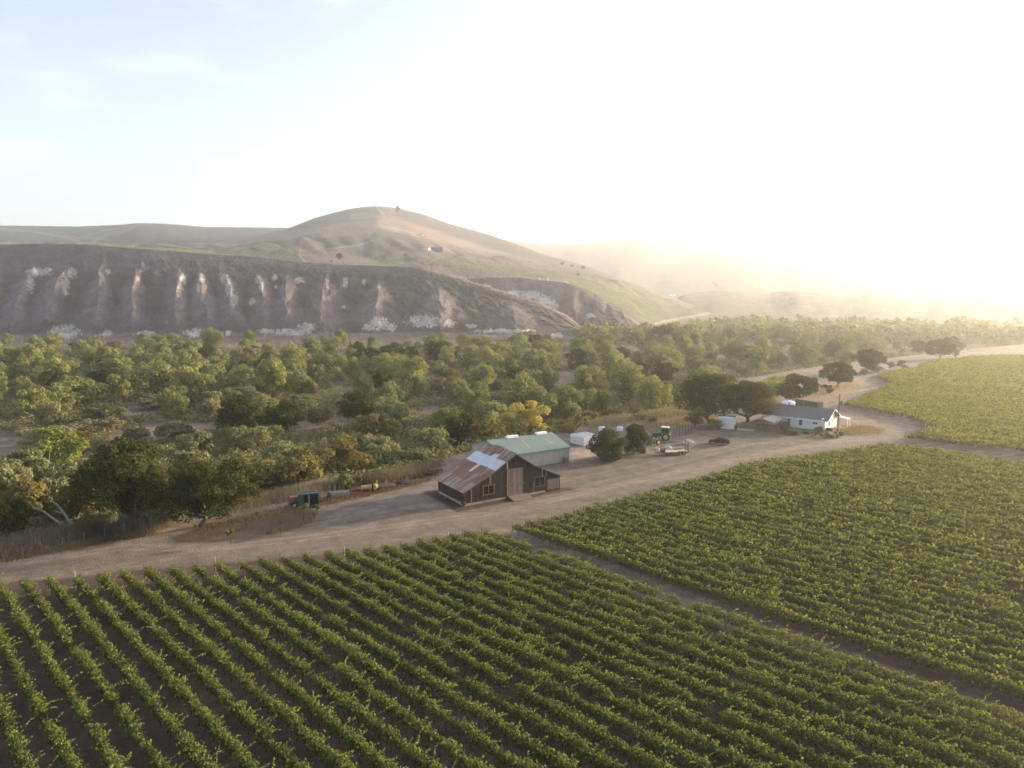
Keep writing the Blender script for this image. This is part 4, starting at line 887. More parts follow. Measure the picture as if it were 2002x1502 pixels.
M['rust'] = sheet('rusty_sheet', (.16, .055, .032), (.32, .17, .10), axis='Y', lo=.38, hi=.66); M['tan'] = sheet('faded_sheet', (.17, .085, .055), (.38, .31, .24), axis='Y', lo=.40, hi=.58); M['zinc'] = sheet('bright_zinc', (.50, .50, .50), (.64, .63, .62), axis='Y', rough=.8, metal=0)
M['green_roof'] = sheet('green_metal_roof', (.165, .215, .185), (.195, .25, .215), per=6); M['siding'] = sheet('beige_metal_wall', (.36, .33, .29), (.40, .37, .33), per=6, metal=0); M['siding_y'] = sheet('beige_metal_end', (.36, .33, .29), (.40, .37, .33), axis='Y', per=6, metal=0)
M['green_trim'] = mat('green_trim', (.09, .22, .17), .5); M['white'] = speck('white_paint', (.70, .70, .68), (.80, .80, .78), 2, .55, bs=0); M['glass'] = mat('window_glass', (.03, .035, .04), .08)
M['mint'] = speck('pale_mint_siding', (.54, .58, .51), (.60, .64, .57), 1.5, .7, bs=0); M['shingle'] = speck('grey_shingles', (.10, .095, .095), (.17, .16, .16), 3.5, .9)
M['grey_metal'] = sheet('grey_steel_roof', (.10, .105, .12), (.15, .155, .17), axis='Y', per=5, rough=.8, metal=0); M['brown_metal'] = mat('brown_steel', (.12, .08, .06), .6); M['concrete'] = speck('concrete', (.38, .34, .29), (.48, .44, .38), 2)
M['dark'] = mat('dark_inside', (.012, .011, .010), .9); M['rubber'] = mat('rubber', (.02, .02, .02), .9); M['steel'] = speck('old_steel', (.12, .11, .10), (.22, .20, .18), 4, .7, 0)
M['rusty'] = speck('rusted_iron', (.10, .045, .030), (.20, .10, .065), 5); M['red'] = speck('red_paint', (.17, .045, .03), (.26, .075, .05), 3, .6); M['yellow'] = speck('yellow_paint', (.34, .21, .05), (.45, .30, .09), 3, .55); M['dgreen'] = speck('dark_green_paint', (.014, .05, .038), (.026, .08, .058), 3, .5)
M['tgreen'] = mat('tractor_green', (.03, .09, .04), .5); M['tyellow'] = mat('tractor_yellow', (.42, .33, .07), .6); M['orange'] = speck('orange_paint', (.18, .07, .045), (.26, .12, .08), 3, .5); M['teal'] = mat('teal_paint', (.025, .08, .085), .7)
M['rock'] = speck('pale_rock', (.38, .36, .33), (.60, .57, .53), 2, .9, bs=.8, bd=.1); M['tarp'] = speck('black_tarp', (.03, .03, .036), (.07, .07, .08), 2, .6, bs=.8)
M['car_paint'] = mat('dark_grey_car_paint', (.045, .052, .065), .22, .5); M['car_glass'] = mat('car_glass', (.02, .02, .025), .05); M['rim'] = mat('wheel_rim', (.35, .35, .36), .35, .7); M['tail'] = mat('tail_lamp', (.35, .02, .02), .3); M['lampw'] = mat('headlamp', (.6, .6, .62), .2)
M['bin'] = speck('white_plastic', (.60, .60, .60), (.76, .76, .76), 2, .5, bs=0); M['deck'] = planks('trailer_deck', (.46, .33, .20), (.60, .46, .30))
M['pole'] = speck('creosote_pole', (.07, .05, .038), (.13, .095, .07), 5)
# ------------------------------------------------------------------ old barn
q = thing('barn', 'weathered dark wooden barn with a patchy rust and zinc roof', 'barn', (BARN_P[0], BARN_P[1], 0), BA)
prof = [(0, .0), (19.1, 0), (19.1, 2.55), (13.4, 5.1), (9.75, 7.5), (8.15, 6.55), (5.7, 5.05), (0, 2.35)]
for y0, y1 in ((0, .14), (9.3, 9.44)): MB().prism(prof, y0, y1).o('front_wall' if y0 == 0 else 'back_wall', M['barn_wood'], q)
MB().b2((0, .14, 0), (.14, 9.3, 2.35)).o('side_wall', M['barn_wood'], q); MB().b2((18.96, .14, 0), (19.1, 9.3, 2.5)).o('side_wall', M['barn_wood'], q)
sill = MB().b2((.1, -.08, 0), (7.9, -.003, .36)).b2((12.0, -.08, 0), (15.9, -.003, .30)); sill.o('sill_board', M['pale_wood'], q); MB().b2((-.07, .2, 0), (-.003, 9.2, .42)).o('sill_board', M['pale_wood'], q)
rf = obj('roof', MB().prism([(-.25, 2.28), (5.7, 5.10), (8.15, 6.6), (9.75, 7.56), (9.75, 7.50), (8.15, 6.52), (5.7, 5.02), (-.25, 2.20)], -.3, 9.75).mesh('roof'), M['grey_wood'], q)
LS = [(-.32, 2.30), (5.7, 5.14), (8.15, 6.64), (9.8, 7.62)]
def lz(u): return float(np.interp(u, [p[0] for p in LS], [p[1] for p in LS]))
random.seed(9)
for bi, (u0, u1) in enumerate([(-.4, 2.2), (2.05, 4.05), (3.9, 5.85), (5.7, 7.95), (7.8, 9.82)]):
    y = -.4; k = 0
    while y < 9.8:
        w = .82; a = u0 - (random.uniform(0, .12) if bi else 0); b = u1
        mt = ['tan', 'rust', 'rust', 'zinc', 'tan'][bi]
        if bi == 2 and k in (6,): mt = 'zinc'
        if bi == 4 and k in (4, 5): mt = 'zinc'
        if bi == 4 and k == 6: mt = 'rust'
        if bi == 0 and k in (2, 9): mt = 'rust'
        if bi == 1 and k in (3, 11): mt = 'tan'
        if bi == 4 and k in (1, 9): mt = 'rust'
        if bi == 2 and k in (2,): mt = 'tan'
        h = .02 + .012 * (k % 2) + .03 * bi * .4
        V = []
        for uu, zz in ((a, lz(a) + h), (b, lz(b) + h)):
            V += [(uu, y, zz), (uu, min(y + w + .05, 9.85), zz), (uu, min(y + w + .05, 9.85), zz - .015), (uu, y, zz - .015)]
        s_ = MB().add(V, [(0, 1, 5, 4), (3, 7, 6, 2), (0, 4, 7, 3), (1, 2, 6, 5), (0, 3, 2, 1), (4, 5, 6, 7)]).o('metal_sheet', M[mt], rf)
        if mt == 'zinc': s_['label'] = 'bright zinc sheet'
        y += w; k += 1
RP = [(9.7, 7.66), (13.4, 5.2), (19.5, 2.42)]
for j, (y0, y1, m_) in enumerate([(-.45, 3, 'rust'), (3.01, 6.2, 'tan'), (6.21, 9.85, 'rust')]):
    MB().prism([RP[0], RP[1], RP[2], (19.5, 2.36), (13.4, 5.14), (9.7, 7.60)], y0, y1).o('metal_sheet', M[m_], rf)
MB().prism([(8.3, 7.15), (9.7, 8.0), (10.7, 7.45), (10.7, 7.4), (9.7, 7.93), (8.3, 7.08)], 3.2, 6.2).b2((8.8, 3.3, 6.9), (10.4, 6.1, 7.2)).o('roof_vent', M['rust'], rf)
for (x0, z0), (x1, z1) in (((-.4, 2.3), (5.7, 5.13)), ((5.7, 5.13), (9.75, 7.62)), ((9.75, 7.62), (13.4, 5.16)), ((13.4, 5.16), (19.5, 2.4))):
    m_ = MB(); L_ = math.hypot(x1 - x0, z1 - z0); m_.box(((x0 + x1) / 2, -.44, (z0 + z1) / 2 - .06), (L_, .05, .16), 0, -math.atan2(z1 - z0, x1 - x0)); m_.o('rake_board', M['grey_wood'], q)
d = MB().b2((8.15, -.07, .45), (11.35, -.003, 5.05)).o('door', M['door_wood'], q); MB().b2((7.95, -.16, 2.18), (11.7, -.075, 2.36)).o('door_bar', M['grey_wood'], d)
for z in (1.0, 4.3): MB().b2((8.15, -.10, z), (11.35, -.072, z + .14)).o('door_rail', M['door_wood'], d)
def barn_window(x0, z0, x1, z1, m_):
    w = MB().b2((x0, -.10, z0), (x0 + .13, -.002, z1)).b2((x1 - .13, -.10, z0), (x1, -.002, z1)).b2((x0 - .06, -.12, z1), (x1 + .06, -.002, z1 + .12)).b2((x0 - .06, -.12, z0 - .12), (x1 + .06, -.002, z0)).b2(((x0 + x1) / 2 - .05, -.08, z0), ((x0 + x1) / 2 + .05, -.002, z1)).o('window', m_, q)
    MB().b2((x0 + .13, -.03, z0), (x1 - .13, -.004, z1)).o('window_pane', M['dark'], w)
barn_window(3.5, 1.35, 5.7, 2.75, M['new_wood']); barn_window(13.7, 1.3, 15.9, 2.8, M['new_wood'])
MB().b2((4.75, -.06, 2.95), (5.12, -.004, 4.7)).o('patch_board', M['new_wood'], q); MB().b2((8.1, -.10, 5.1), (8.32, -.004, 6.5)).o('patch_board', M['pale_wood'], q); MB().b2((13.4, -.06, .4), (13.62, -.004, 2.2)).o('patch_board', M['new_wood'], q)
MB().b2((16.1, -.06, 2.8), (16.2, -.004, 3.75)).b2((15.3, -.06, 2.95), (15.38, -.004, 4.1)).b2((1.3, -.05, .45), (1.42, -.004, 2.9)).o('patch_board', M['pale_wood'], q)
MB().b2((16.4, -.05, .3), (18.9, -.004, 2.15)).o('side_panel', M['grey_wood'], q); MB().b2((9.5, -.5, 6.5), (9.62, .0, 6.66)).b2((9.3, -.05, 6.0), (9.9, -.004, 6.5)).o('loft_hatch', M['dark'], q)
MB().prism([(0, .02), (0, .46), (-2.3, .06), (-2.3, .02)], 8.3, 12.1, 'x').o('ramp', M['door_wood'], q)
# ------------------------------------------------------------------ green roofed metal building
g = thing('metal_building', 'beige metal shop building with a green roof behind the old barn', 'building', (11.7 - .849 * 15.5, 143.44 - .528 * 15.5, 0), BA)
L_ = 15.5
MB().b2((0, 0, 0), (L_, .12, 3.1)).o('front_wall', M['siding'], g); MB().b2((0, 12.88, 0), (L_, 13, 3.1)).o('back_wall', M['siding'], g)
for x0 in (0, L_ - .12): MB().prism([(.12, 0), (12.88, 0), (12.88, 3.1), (6.5, 4.9), (.12, 3.1)], x0, x0 + .12, 'x').o('end_wall', M['siding_y'], g)
rf = MB().prism([(-.35, 3.06), (6.5, 5.0), (13.35, 3.06), (13.35, 2.98), (6.5, 4.91), (-.35, 2.98)], -.3, L_ + .3, 'x').o('roof', M['green_roof'], g)
for u in (4.4, 11.6): MB().prism([(6.0, 4.9), (6.1, 5.32), (6.5, 5.42), (6.9, 5.32), (7.0, 4.9)], u, u + 2.6, 'x').o('roof_vent', M['white'], rf, bevel=.02)
sl_ = (5.0 - 3.06) / 6.85
for u in (6.6, 12.2): MB().prism([(1.6, 3.06 + 1.95 * sl_ + .02), (4.9, 3.06 + 5.25 * sl_ + .02), (4.9, 3.06 + 5.25 * sl_ - .02), (1.6, 3.06 + 1.95 * sl_ - .02)], u, u + .55, 'x').o('skylight', M['pale_wood'], rf)
MB().b2((-.3, -.46, 2.9), (L_ + .3, -.34, 3.05)).o('gutter', M['green_trim'], g)
for x0 in (-.04, L_ - .1): MB().b2((x0, -.05, 0), (x0 + .14, -.002, 2.95)).o('corner_trim', M['green_trim'] if x0 > 1 else M['siding'], g)
MB().b2((13.9, -.85, .12), (14.8, -.1, 1.05)).b2((13.8, -.95, 0), (14.9, -.05, .12)).b2((14.0, -.88, .25), (14.7, -.852, .92)).o('cooling_unit', M['steel'], g)
# ------------------------------------------------------------------ farmhouse
h = thing('farmhouse', 'pale mint farmhouse with a grey shingle roof and white trim', 'house', (78.71 - 15 * .766, 176.2 + 15 * .643, 0), R(-40))
W_ = 15.0; D_ = 10.0
MB().b2((0, 0, 0), (W_, .15, 2.7)).o('front_wall', M['mint'], h); MB().b2((0, D_ - .15, 0), (W_, D_, 2.7)).o('back_wall', M['mint'], h)
for x0 in (0, W_ - .15): MB().prism([(.15, 0), (D_ - .15, 0), (D_ - .15, 2.7), (5, 4.85), (.15, 2.7)], x0, x0 + .15, 'x').o('end_wall', M['mint'], h)
rf = MB().prism([(-.55, 2.62), (5, 5.05), (D_ + .55, 2.62), (D_ + .55, 2.50), (5, 4.92), (-.55, 2.50)], -.9, W_ + .9, 'x').o('roof', M['shingle'], h)
MB().b2((-.9, -.62, 2.38), (W_ + .9, -.555, 2.62)).o('fascia', M['white'], rf)
for x0 in (-.95, W_ + .905):
    for s in (1, -1):
        MB().prism([(5 + s * 5.65, 2.35), (5, 4.86), (5, 5.08), (5 + s * 5.65, 2.58)], x0, x0 + .05, 'x').o('bargeboard', M['white'], rf)
MB().cyl((4, 5.8, 4.5), (4, 5.8, 5.5), .12, .12, 8).o('vent_pipe', M['dark'], rf); MB().cyl((14.6, -.1, 2.95), (14.5, -.25, 3.15), .34, .30, 12).cyl((14.6, 0, 2.7), (14.6, -.1, 3), .04).o('satellite_dish', M['white'], rf)
def win(par, x0, z0, x1, z1, y=-.0, rail=True):
    w = MB().b2((x0 - .12, y - .05, z0 - .12), (x1 + .12, y - .002, z0)).b2((x0 - .12, y - .05, z1), (x1 + .12, y - .002, z1 + .14)).b2((x0 - .12, y - .05, z0), (x0, y - .002, z1)).b2((x1, y - .05, z0), (x1 + .12, y - .002, z1))
    if rail: w.b2((x0, y - .04, (z0 + z1) / 2 - .03), (x1, y - .004, (z0 + z1) / 2 + .03))
    else: w.b2(((x0 + x1) / 2 - .03, y - .04, z0), ((x0 + x1) / 2 + .03, y - .004, z1))
    w = w.o('window', M['white'], par); MB().b2((x0, y - .02, z0), (x1, y - .003, z1)).o('window_pane', M['glass'], w)
win(h, 5.7, .95, 6.5, 2.15); win(h, 8.6, .85, 9.5, 2.2); win(h, 12.0, 1.45, 13.2, 1.95, rail=False)
w = MB().b2((W_ + .002, 3.0, .85), (W_ + .05, 3.12, 2.1)).b2((W_ + .002, 3.9, .85), (W_ + .05, 4.02, 2.1)).b2((W_ + .002, 2.98, 2.1), (W_ + .05, 4.04, 2.22)).b2((W_ + .002, 2.98, .75), (W_ + .05, 4.04, .85)).o('window', M['white'], h); MB().b2((W_ + .003, 3.12, .85), (W_ + .02, 3.9, 2.1)).o('window_pane', M['glass'], w)
MB().b2((W_ + .002, 6.3, 0), (W_ + .05, 7.3, 2.05)).o('door', M['white'], h)
for yy in (0, D_): MB().b2((W_ + .002, yy - .06, 0), (W_ + .04, yy + .06, 2.5)).o('corner_trim', M['white'], h)
MB().b2((W_ + .06, 5.4, 0), (W_ + 3.2, 8.4, .12)).o('porch_slab', M['concrete'], h)
pr = MB().prism([(W_ + .06, 2.62), (W_ + 3.1, 2.2), (W_ + 3.1, 2.12), (W_ + .06, 2.54)], 9.0, 11.2).o('porch_roof', M['white'], h)
for yy in (9.1, 11.1): MB().b2((W_ + 2.9, yy - .05, 0), (W_ + 3.0, yy + .05, 2.14)).o('porch_post', M['white'], h)
# carport
A_ = gp(1473, 842); c = thing('carport', 'open carport with a grey striped metal roof beside the farmhouse', 'carport', (A_[0], A_[1], 0), R(-40))
for x in (0, 4.7):
    for y in (0, 3.1, 6.3): MB().b2((x - .07, y - .07, 0), (x + .07, y + .07, 2.5)).o('post', M['grey_wood'], c)
for x in (0, 4.7): MB().b2((x - .06, -.3, 2.5), (x + .06, 6.6, 2.66)).o('beam', M['grey_wood'], c)
for s in (0, 1):
    y = -.4; k = 0
    while y < 6.6:
        w = 1.25 if k % 2 == 0 else .3; a = 2.35 if s else -.35; b = 5.05 if s else 2.35
        za, zb = (3.42, 2.66) if s else (2.66, 3.42)
        MB().prism([(a, za + .02), (b, zb + .02), (b, zb - .03), (a, za - .03)], y, min(y + w, 6.7)).o('roof_panel', M['grey_metal'] if k % 2 == 0 else M['brown_metal'], c); y += w; k += 1
MB().prism([(-.3, 2.55), (2.35, 3.36), (5.0, 2.55)], -.37, -.31).o('gable_panel', M['grey_wood'], c)
# shed
s_ = thing('shed', 'small white-green shed with a flat grey roof left of the carport', 'shed', (*gp(1406.5, 838), 0), R(-24))
MB().b2((0, 0, 0), (3.7, 2.7, 2.95)).o('wall', M['mint'], s_); MB().prism([(-.2, 2.96), (3.9, 2.96), (3.9, 3.1), (-.2, 3.25)], -.25, 2.95).o('roof', M['shingle'], s_)
MB().b2((-.22, -.3, 2.84), (3.92, -.255, 3.2)).b2((3.905, -.25, 2.8), (3.95, 2.95, 3.1)).b2((-.04, -.04, 0), (.1, -.002, 2.63)).b2((3.6, -.04, 0), (3.74, -.002, 2.63)).o('trim', M['white'], s_)
w = MB().b2((3.702, .8, 1.3), (3.75, 1.7, 2.15)).o('window', M['white'], s_); MB().b2((3.752, .92, 1.42), (3.76, 1.58, 2.03)).o('window_pane', M['glass'], w)
MB().b2((3.9, -.3, 0), (8.4, 1.5, .08)).o('concrete_step', M['concrete'], s_)
b = thing('rubbish_bin', 'dark wheeled rubbish bin against the right wall of the white shed', 'bin', (*gp(1438.5, 840.5), 0), R(-24)); MB().prism([(-.28, .08), (.28, .08), (.36, 1.0), (-.36, 1.0)], -.35, .35).o('body', M['rubber'], b); MB().b2((-.4, -.4, 1.0), (.4, .4, 1.08)).o('lid', M['dark'], b); MB().cyl((-.3, .36, .12), (.3, .36, .12), .12).o('wheel', M['rubber'], b)
# container, water tank behind the house
P = gp(1553, 798); k_ = thing('shipping_container', 'green shipping container behind the farmhouse roof', 'container', (P[0], P[1], 0), R(-60))
m_ = MB().b2((0, 0, .15), (8, 2.44, 2.75))
for i in range(26): m_.b2((.15 + i * .3, -.035, .3), (.28 + i * .3, -.002, 2.6))
m_.o('body', M['dgreen'], k_)
for x in (0, 7.85): MB().b2((x, -.05, .1), (x + .15, -.04, 2.8)).o('corner_post', M['dgreen'], k_)
MB().b2((-.02, -.05, 2.75), (8.02, 2.5, 2.84)).o('roof', M['rusty'], k_); MB().b2((3.2, -.06, .3), (3.32, -.04, 2.6)).o('side_seam', M['pale_wood'], k_)
P = gp(1541, 802); t = thing('water_tank', 'white domed water tank peeping over the farmhouse roof', 'tank', (P[0], P[1], 0)); m_ = MB().cyl((0, 0, 0), (0, 0, 2.3), 1.9, 1.9, 24)
for i in range(5): m_.cyl((0, 0, 2.3 + i * .14), (0, 0, 2.3 + (i + 1) * .14), 1.9 * math.cos(i * .28), 1.9 * math.cos((i + 1) * .28), 24)
m_.o('shell', M['bin'], t); MB().cyl((-.4, 0, 2.9), (-.4, 0, 3.12), .25, .25, 10).o('hatch', M['dark'], t)
# utility pole
p = thing('utility_pole', 'wooden utility pole with a grey transformer at the house corner', 'pole', (77.83, 167.17, 0))
MB().cyl((0, 0, -.3), (0, 0, 10.7), .17, .12, 12).o('pole', M['pole'], p); MB().cyl((.55, -.05, 7.9), (.55, -.05, 9.0), .27, .27, 14).cyl((.55, -.05, 9.0), (.55, -.05, 9.15), .1, .05, 8).o('transformer', M['steel'], p)
MB().box((-.55, 0, 9.75), (1.3, .1, .12), 0).cyl((-1.1, 0, 9.8), (-1.1, 0, 10.0), .06).cyl((-.6, 0, 9.8), (-.6, 0, 10.0), .06).o('crossarm', M['steel'], p); MB().cyl((.12, -.1, 8.2), (.4, -.08, 8.2), .03).cyl((.12, -.1, 8.7), (.4, -.08, 8.7), .03).o('bracket', M['steel'], p)
MB().cyl((0, 0, 1.0), (0, 0, 1.7), .19, .185, 12).cyl((0, 0, 2.2), (0, 0, 2.5), .18, .18, 12).o('reflector_band', M['pale_wood'], p)
# ------------------------------------------------------------------ vehicles
def wheel(par, x, y, r, w, side=1, rimm='rim', name='wheel'):
    t = MB().cyl((x, y - w / 2, r), (x, y + w / 2, r), r, r, 18).o(name, M['rubber'], par); MB().cyl((x, y + side * w / 2, r), (x, y + side * (w / 2 + .012), r), r * .62, r * .55, 14).o('rim', M[rimm], t)
P = gp(1427, 871); Q_ = gp(1384.5, 868); car = thing('car', 'dark grey saloon car with its driver door open on the yard', 'car', ((P[0] + Q_[0]) / 2 + .2, (P[1] + Q_[1]) / 2 + .6, 0), math.atan2(Q_[1] - P[1], Q_[0] - P[0]))
side = [(-2.35, .35), (2.3, .32), (2.38, .55), (2.3, .72), (1.15, .90), (.95, .94), (-1.75, .98), (-2.3, .95), (-2.42, .7)]
MB().prism(side, -.88, .88).o('body', M['car_paint'], car, bevel=.06)
MB().prism([(.98, .95), (.30, 1.36), (-.1, 1.42), (-.9, 1.40), (-1.35, 1.30), (-2.1, .98)], -.70, .70).o('cabin', M['car_paint'], car, bevel=.05)
for s in (-1, 1): MB().prism([(.8, .98), (.28, 1.31), (-.85, 1.34), (-1.3, 1.24), (-1.7, 1.0)], s * .705, s * .712).o('side_window', M['car_glass'], car)
MB().add([(1.0, -.62, .96), (1.0, .62, .96), (.36, .58, 1.36), (.36, -.58, 1.36)], [(0, 1, 2, 3)]).o('windscreen', M['car_glass'], car, loc=(.03, 0, .01)); MB().add([(-2.08, -.6, 1.0), (-2.08, .6, 1.0), (-1.38, .55, 1.33), (-1.38, -.55, 1.33)], [(0, 1, 2, 3)]).o('rear_window', M['car_glass'], car, loc=(-.03, 0, .01))
for x in (1.45, -1.4):
    for s in (-1, 1): wheel(car, x, s * .82, .33, .22, s)
for s in (-1, 1):
    MB().b2((-2.44, s * .55, .68), (-2.36, s * .85, .86)).o('tail_light', M['tail'], car); MB().b2((2.25, s * .5, .58), (2.37, s * .82, .70)).o('headlight', M['lampw'], car)
MB().b2((-.2, .885, .42), (.85, .895, .92)).o('door_opening', M['dark'], car); dd = MB().box((.62, 1.28, .67), (.06, .85, .55), R(-14)).o('door', M['car_paint'], car); MB().box((.60, 1.28, 1.12), (.03, .7, .34), R(-14)).o('door_window', M['car_glass'], dd)
# flatbed trailer
P = gp(1300, 891); tr = thing('flatbed_trailer', 'flatbed trailer with a timber deck and raised ramps on the yard', 'trailer', (P[0], P[1], 0), R(10))
MB().b2((0, 0, .62), (5.2, 2.1, .70)).o('deck', M['deck'], tr)
fr = MB().b2((-.1, -.12, .45), (5.3, -.005, .66)).b2((-.1, 2.105, .45), (5.3, 2.22, .66)).b2((-.2, -.12, .45), (-.005, 2.22, .66)).b2((5.205, -.12, .45), (5.35, 2.22, .66)); fr.box((-.9, .8, .5), (1.7, .1, .12), R(22)).box((-.9, 1.3, .5), (1.7, .1, .12), R(-22)); fr.o('frame', M['rusty'], tr)
for x in (3.3, 4.15):
    for y, s in ((-.25, -1), (2.35, 1)): wheel(tr, x, y, .38, .22, s)
for y in (-.32, 2.32): MB().b2((2.8, y - .12, .8), (4.65, y + .12, .86)).o('mudguard', M['dark'], tr)
for y in (.1, 1.5):
    m_ = MB()
    for i in range(7): m_.b2((5.3, y, .8 + i * .3), (5.36, y + .5, .86 + i * .3))
    m_.b2((5.29, y, .66), (5.37, y + .06, 2.8)).b2((5.29, y + .44, .66), (5.37, y + .5, 2.8)).o('ramp', M['rusty'], tr)
MB().cyl((-.1, .1, .7), (-.1, .1, 1.35), .2, .2, 10).b2((-.25, .5, .7), (-.15, 1.9, 1.0)).o('headboard', M['dark'], tr); MB().cyl((-1.6, 1.05, 0), (-1.6, 1.05, .8), .05).o('jack', M['steel'], tr)
# tractors
def tractor(px, py, rz, label, s=1.0, cab=True):
    P = gp(px, py); t = thing('tractor', label, 'tractor', (P[0], P[1], 0), rz); t.scale = (s, s, s)
    MB().prism([(.2, .9), (2.1, .8), (2.2, 1.35), (.2, 1.65)], -.38, .38).o('bonnet', M['tgreen'], t, bevel=.05); MB().b2((-1.0, -.35, .7), (2.2, .35, .95)).o('chassis', M['tgreen'], t)
    for s_ in (-1, 1): wheel(t, -.7, s_ * .85, .78, .42, s_, 'tyellow'); wheel(t, 1.7, s_ * .75, .45, .28, s_, 'tyellow'); MB().prism([(-1.6, 1.2), (-1.3, 1.62), (-.2, 1.62), (.15, 1.2), (-.2, 1.5), (-1.3, 1.5)], s_ * .62, s_ * 1.05).o('mudguard', M['tgreen'], t)
    if cab:
        c_ = MB().b2((-1.25, -.65, 2.6), (.35, .65, 2.76))
        c_.o('cab_roof', M['bin'], t); MB().b2((-1.1, -.56, 1.5), (.2, .56, 2.59)).o('cab_glass', M['car_glass'], t)
        for x in (-1.16, .22):
            for y in (-.6, .6): MB().b2((x - .04, y - .04, 1.3), (x + .04, y + .04, 2.6)).o('cab_pillar', M['tgreen'], t)
    else:
        MB().b2((-1.05, -.3, 1.2), (-.45, .3, 1.35)).b2((-1.1, -.3, 1.35), (-1.0, .3, 1.8)).o('seat', M['tyellow'], t); m_ = MB()
        for y in (-.5, .5): m_.b2((-1.25, y - .04, 1.4), (-1.17, y + .04, 2.4))
        m_.b2((-1.25, -.54, 2.32), (-1.17, .54, 2.4)).o('roll_bar', M['dark'], t)
    MB().cyl((1.3, .2, 1.4), (1.3, .2, 2.1), .04).o('exhaust', M['dark'], t)
tractor(1296, 860, R(160), 'green cab tractor with yellow wheels beside the boom sprayer', 1.15)
tractor(1279, 870, R(215), 'small open green tractor half hidden by the whitewashed trees', .8, False)
P = gp(1308, 858); bs = thing('boom_sprayer', 'long folded boom sprayer frame behind the cab tractor', 'sprayer', (P[0], P[1], 0), R(42))
m_ = MB()
for z in (1.5, 2.5): m_.b2((0, -.05, z), (9.5, .05, z + .07))
for i in range(14): m_.box((.35 + i * .7, 0, 2.0), (.05, .05, 1.15), 0, .5 if i % 2 else -.5)
m_.o('boom', M['steel'], bs)
for i in range(8): MB().b2((.3 + i * 1.25, -.05, 0), (.38 + i * 1.25, .05, 2.55)).o('drop_leg', M['dark'], bs)
P = gp(1312, 862); obj_t = thing('tarpaulin', 'crumpled black tarpaulin laid on the ground by the boom sprayer', 'tarpaulin', (P[0], P[1], 0))
def blob(name, rx, ry, rz, seed, mt, par=None, loc=None, n=26, rough=.25, lab=None):
    V = []; Fs = []
    for i in range(n // 2):
        for j in range(n):
            th = math.pi * .5 * i / (n // 2 - 1); ph = 2 * math.pi * j / n; k = 1 + rough * (float(fbm(np.array([math.cos(ph) * 2 + 5]), np.array([math.sin(ph) * 2 + th * 2]), 3, seed)[0]) - .5) * 2
            V.append((math.cos(ph) * math.cos(th) * rx * k, math.sin(ph) * math.cos(th) * ry * k, math.sin(th) * rz * k - .05))
    for i in range(n // 2 - 1):
        for j in range(n): Fs.append((i * n + j, i * n + (j + 1) % n, (i + 1) * n + (j + 1) % n, (i + 1) * n + j))
    return MB().add(V, Fs).o(name, M[mt], par, loc, smooth=False)
o_ = blob('sheet', 4.8, 2.0, .35, 3, 'tarp', obj_t, rough=.5); o_.rotation_euler = (0, 0, R(38))
for (px, py, rx, ry, rz_, lb) in ((1347, 868, 1.5, 1.0, 1.0, 'largest pale boulder between the trailer ramps and the car'), (1305.5, 876, 1.0, .7, .55, 'flat pale boulder just behind the trailer deck'), (1284.5, 879, .7, .5, .5, 'smallest pale boulder near the whitewashed trees')):
    o_ = blob('boulder', rx, ry, rz_, int(px), 'rock', None, (*gp(px, py), 0), 14, .35); tag(o_, lb, 'boulder', 'pale boulders on the yard')
# white harvest bins
Cn = np.array(gp(1142, 873)); Lf = np.array(gp(1116.5, 866.5)); ang = math.atan2(*(Cn - Lf)[::-1]); ux = np.array((math.cos(ang), math.sin(ang))); vy = np.array((-ux[1], ux[0]))
bm_ = MB().b2((0, 0, .08), (1.14, 1.14, .14))
for a, b in (((0, 0), (1.14, .05)), ((0, 1.09), (1.14, 1.14)), ((0, .05), (.05, 1.09)), ((1.09, .05), (1.14, 1.09))):
    for z in (.14, .34, .54): bm_.b2((a[0], a[1], z), (b[0], b[1], z + .13))
for x, y in ((0, 0), (1.02, 0), (0, 1.02), (1.02, 1.02), (.5, 0), (.5, 1.02), (0, .5), (1.02, .5)): bm_.b2((x + .001, y + .001, 0), (x + .119, y + .119, .7))
bme = bm_.mesh('harvest_bin'); bme.materials.append(M['bin']); nb = 0
LAY = ['bottom', 'middle', 'top']
for k in range(3):
    for i in range(4):
        for j in range(5):
            if k == 2 and j > 3: continue
            if 0 < i < 3 and 0 < j < 3 and k < 2: continue
            P = Cn - ux * (i + 1) * 1.2 + vy * j * 1.2
            o_ = link(bpy.data.objects.new('harvest_bin', bme)); o_.location = (P[0], P[1], k * .71); o_.rotation_euler = (0, 0, ang)
            tag(o_, 'white slatted harvest bin, %s layer, %s stack from the near corner, %s back' % (LAY[k], ordn(i + 1), ordn(j + 1)), 'bin', 'white harvest bins stacked behind the trees')
for i, (px, py, r_) in enumerate(((1177, 843, .9), (1212, 842, .8))):
    t = thing('water_tank', ['round white tank behind the white bins', 'small white tank glimpsed above the whitewashed trees'][i], 'tank', (*gp(px, py), 0)); MB().cyl((0, 0, 0), (0, 0, r_ * 1.1), r_, r_, 16).cyl((0, 0, r_ * 1.1), (0, 0, r_ * 1.4), r_, r_ * .4, 16).o('shell', M['bin'], t); MB().cyl((0, 0, r_ * 1.4), (0, 0, r_ * 1.5), .2, .2, 8).o('lid', M['dark'], t)
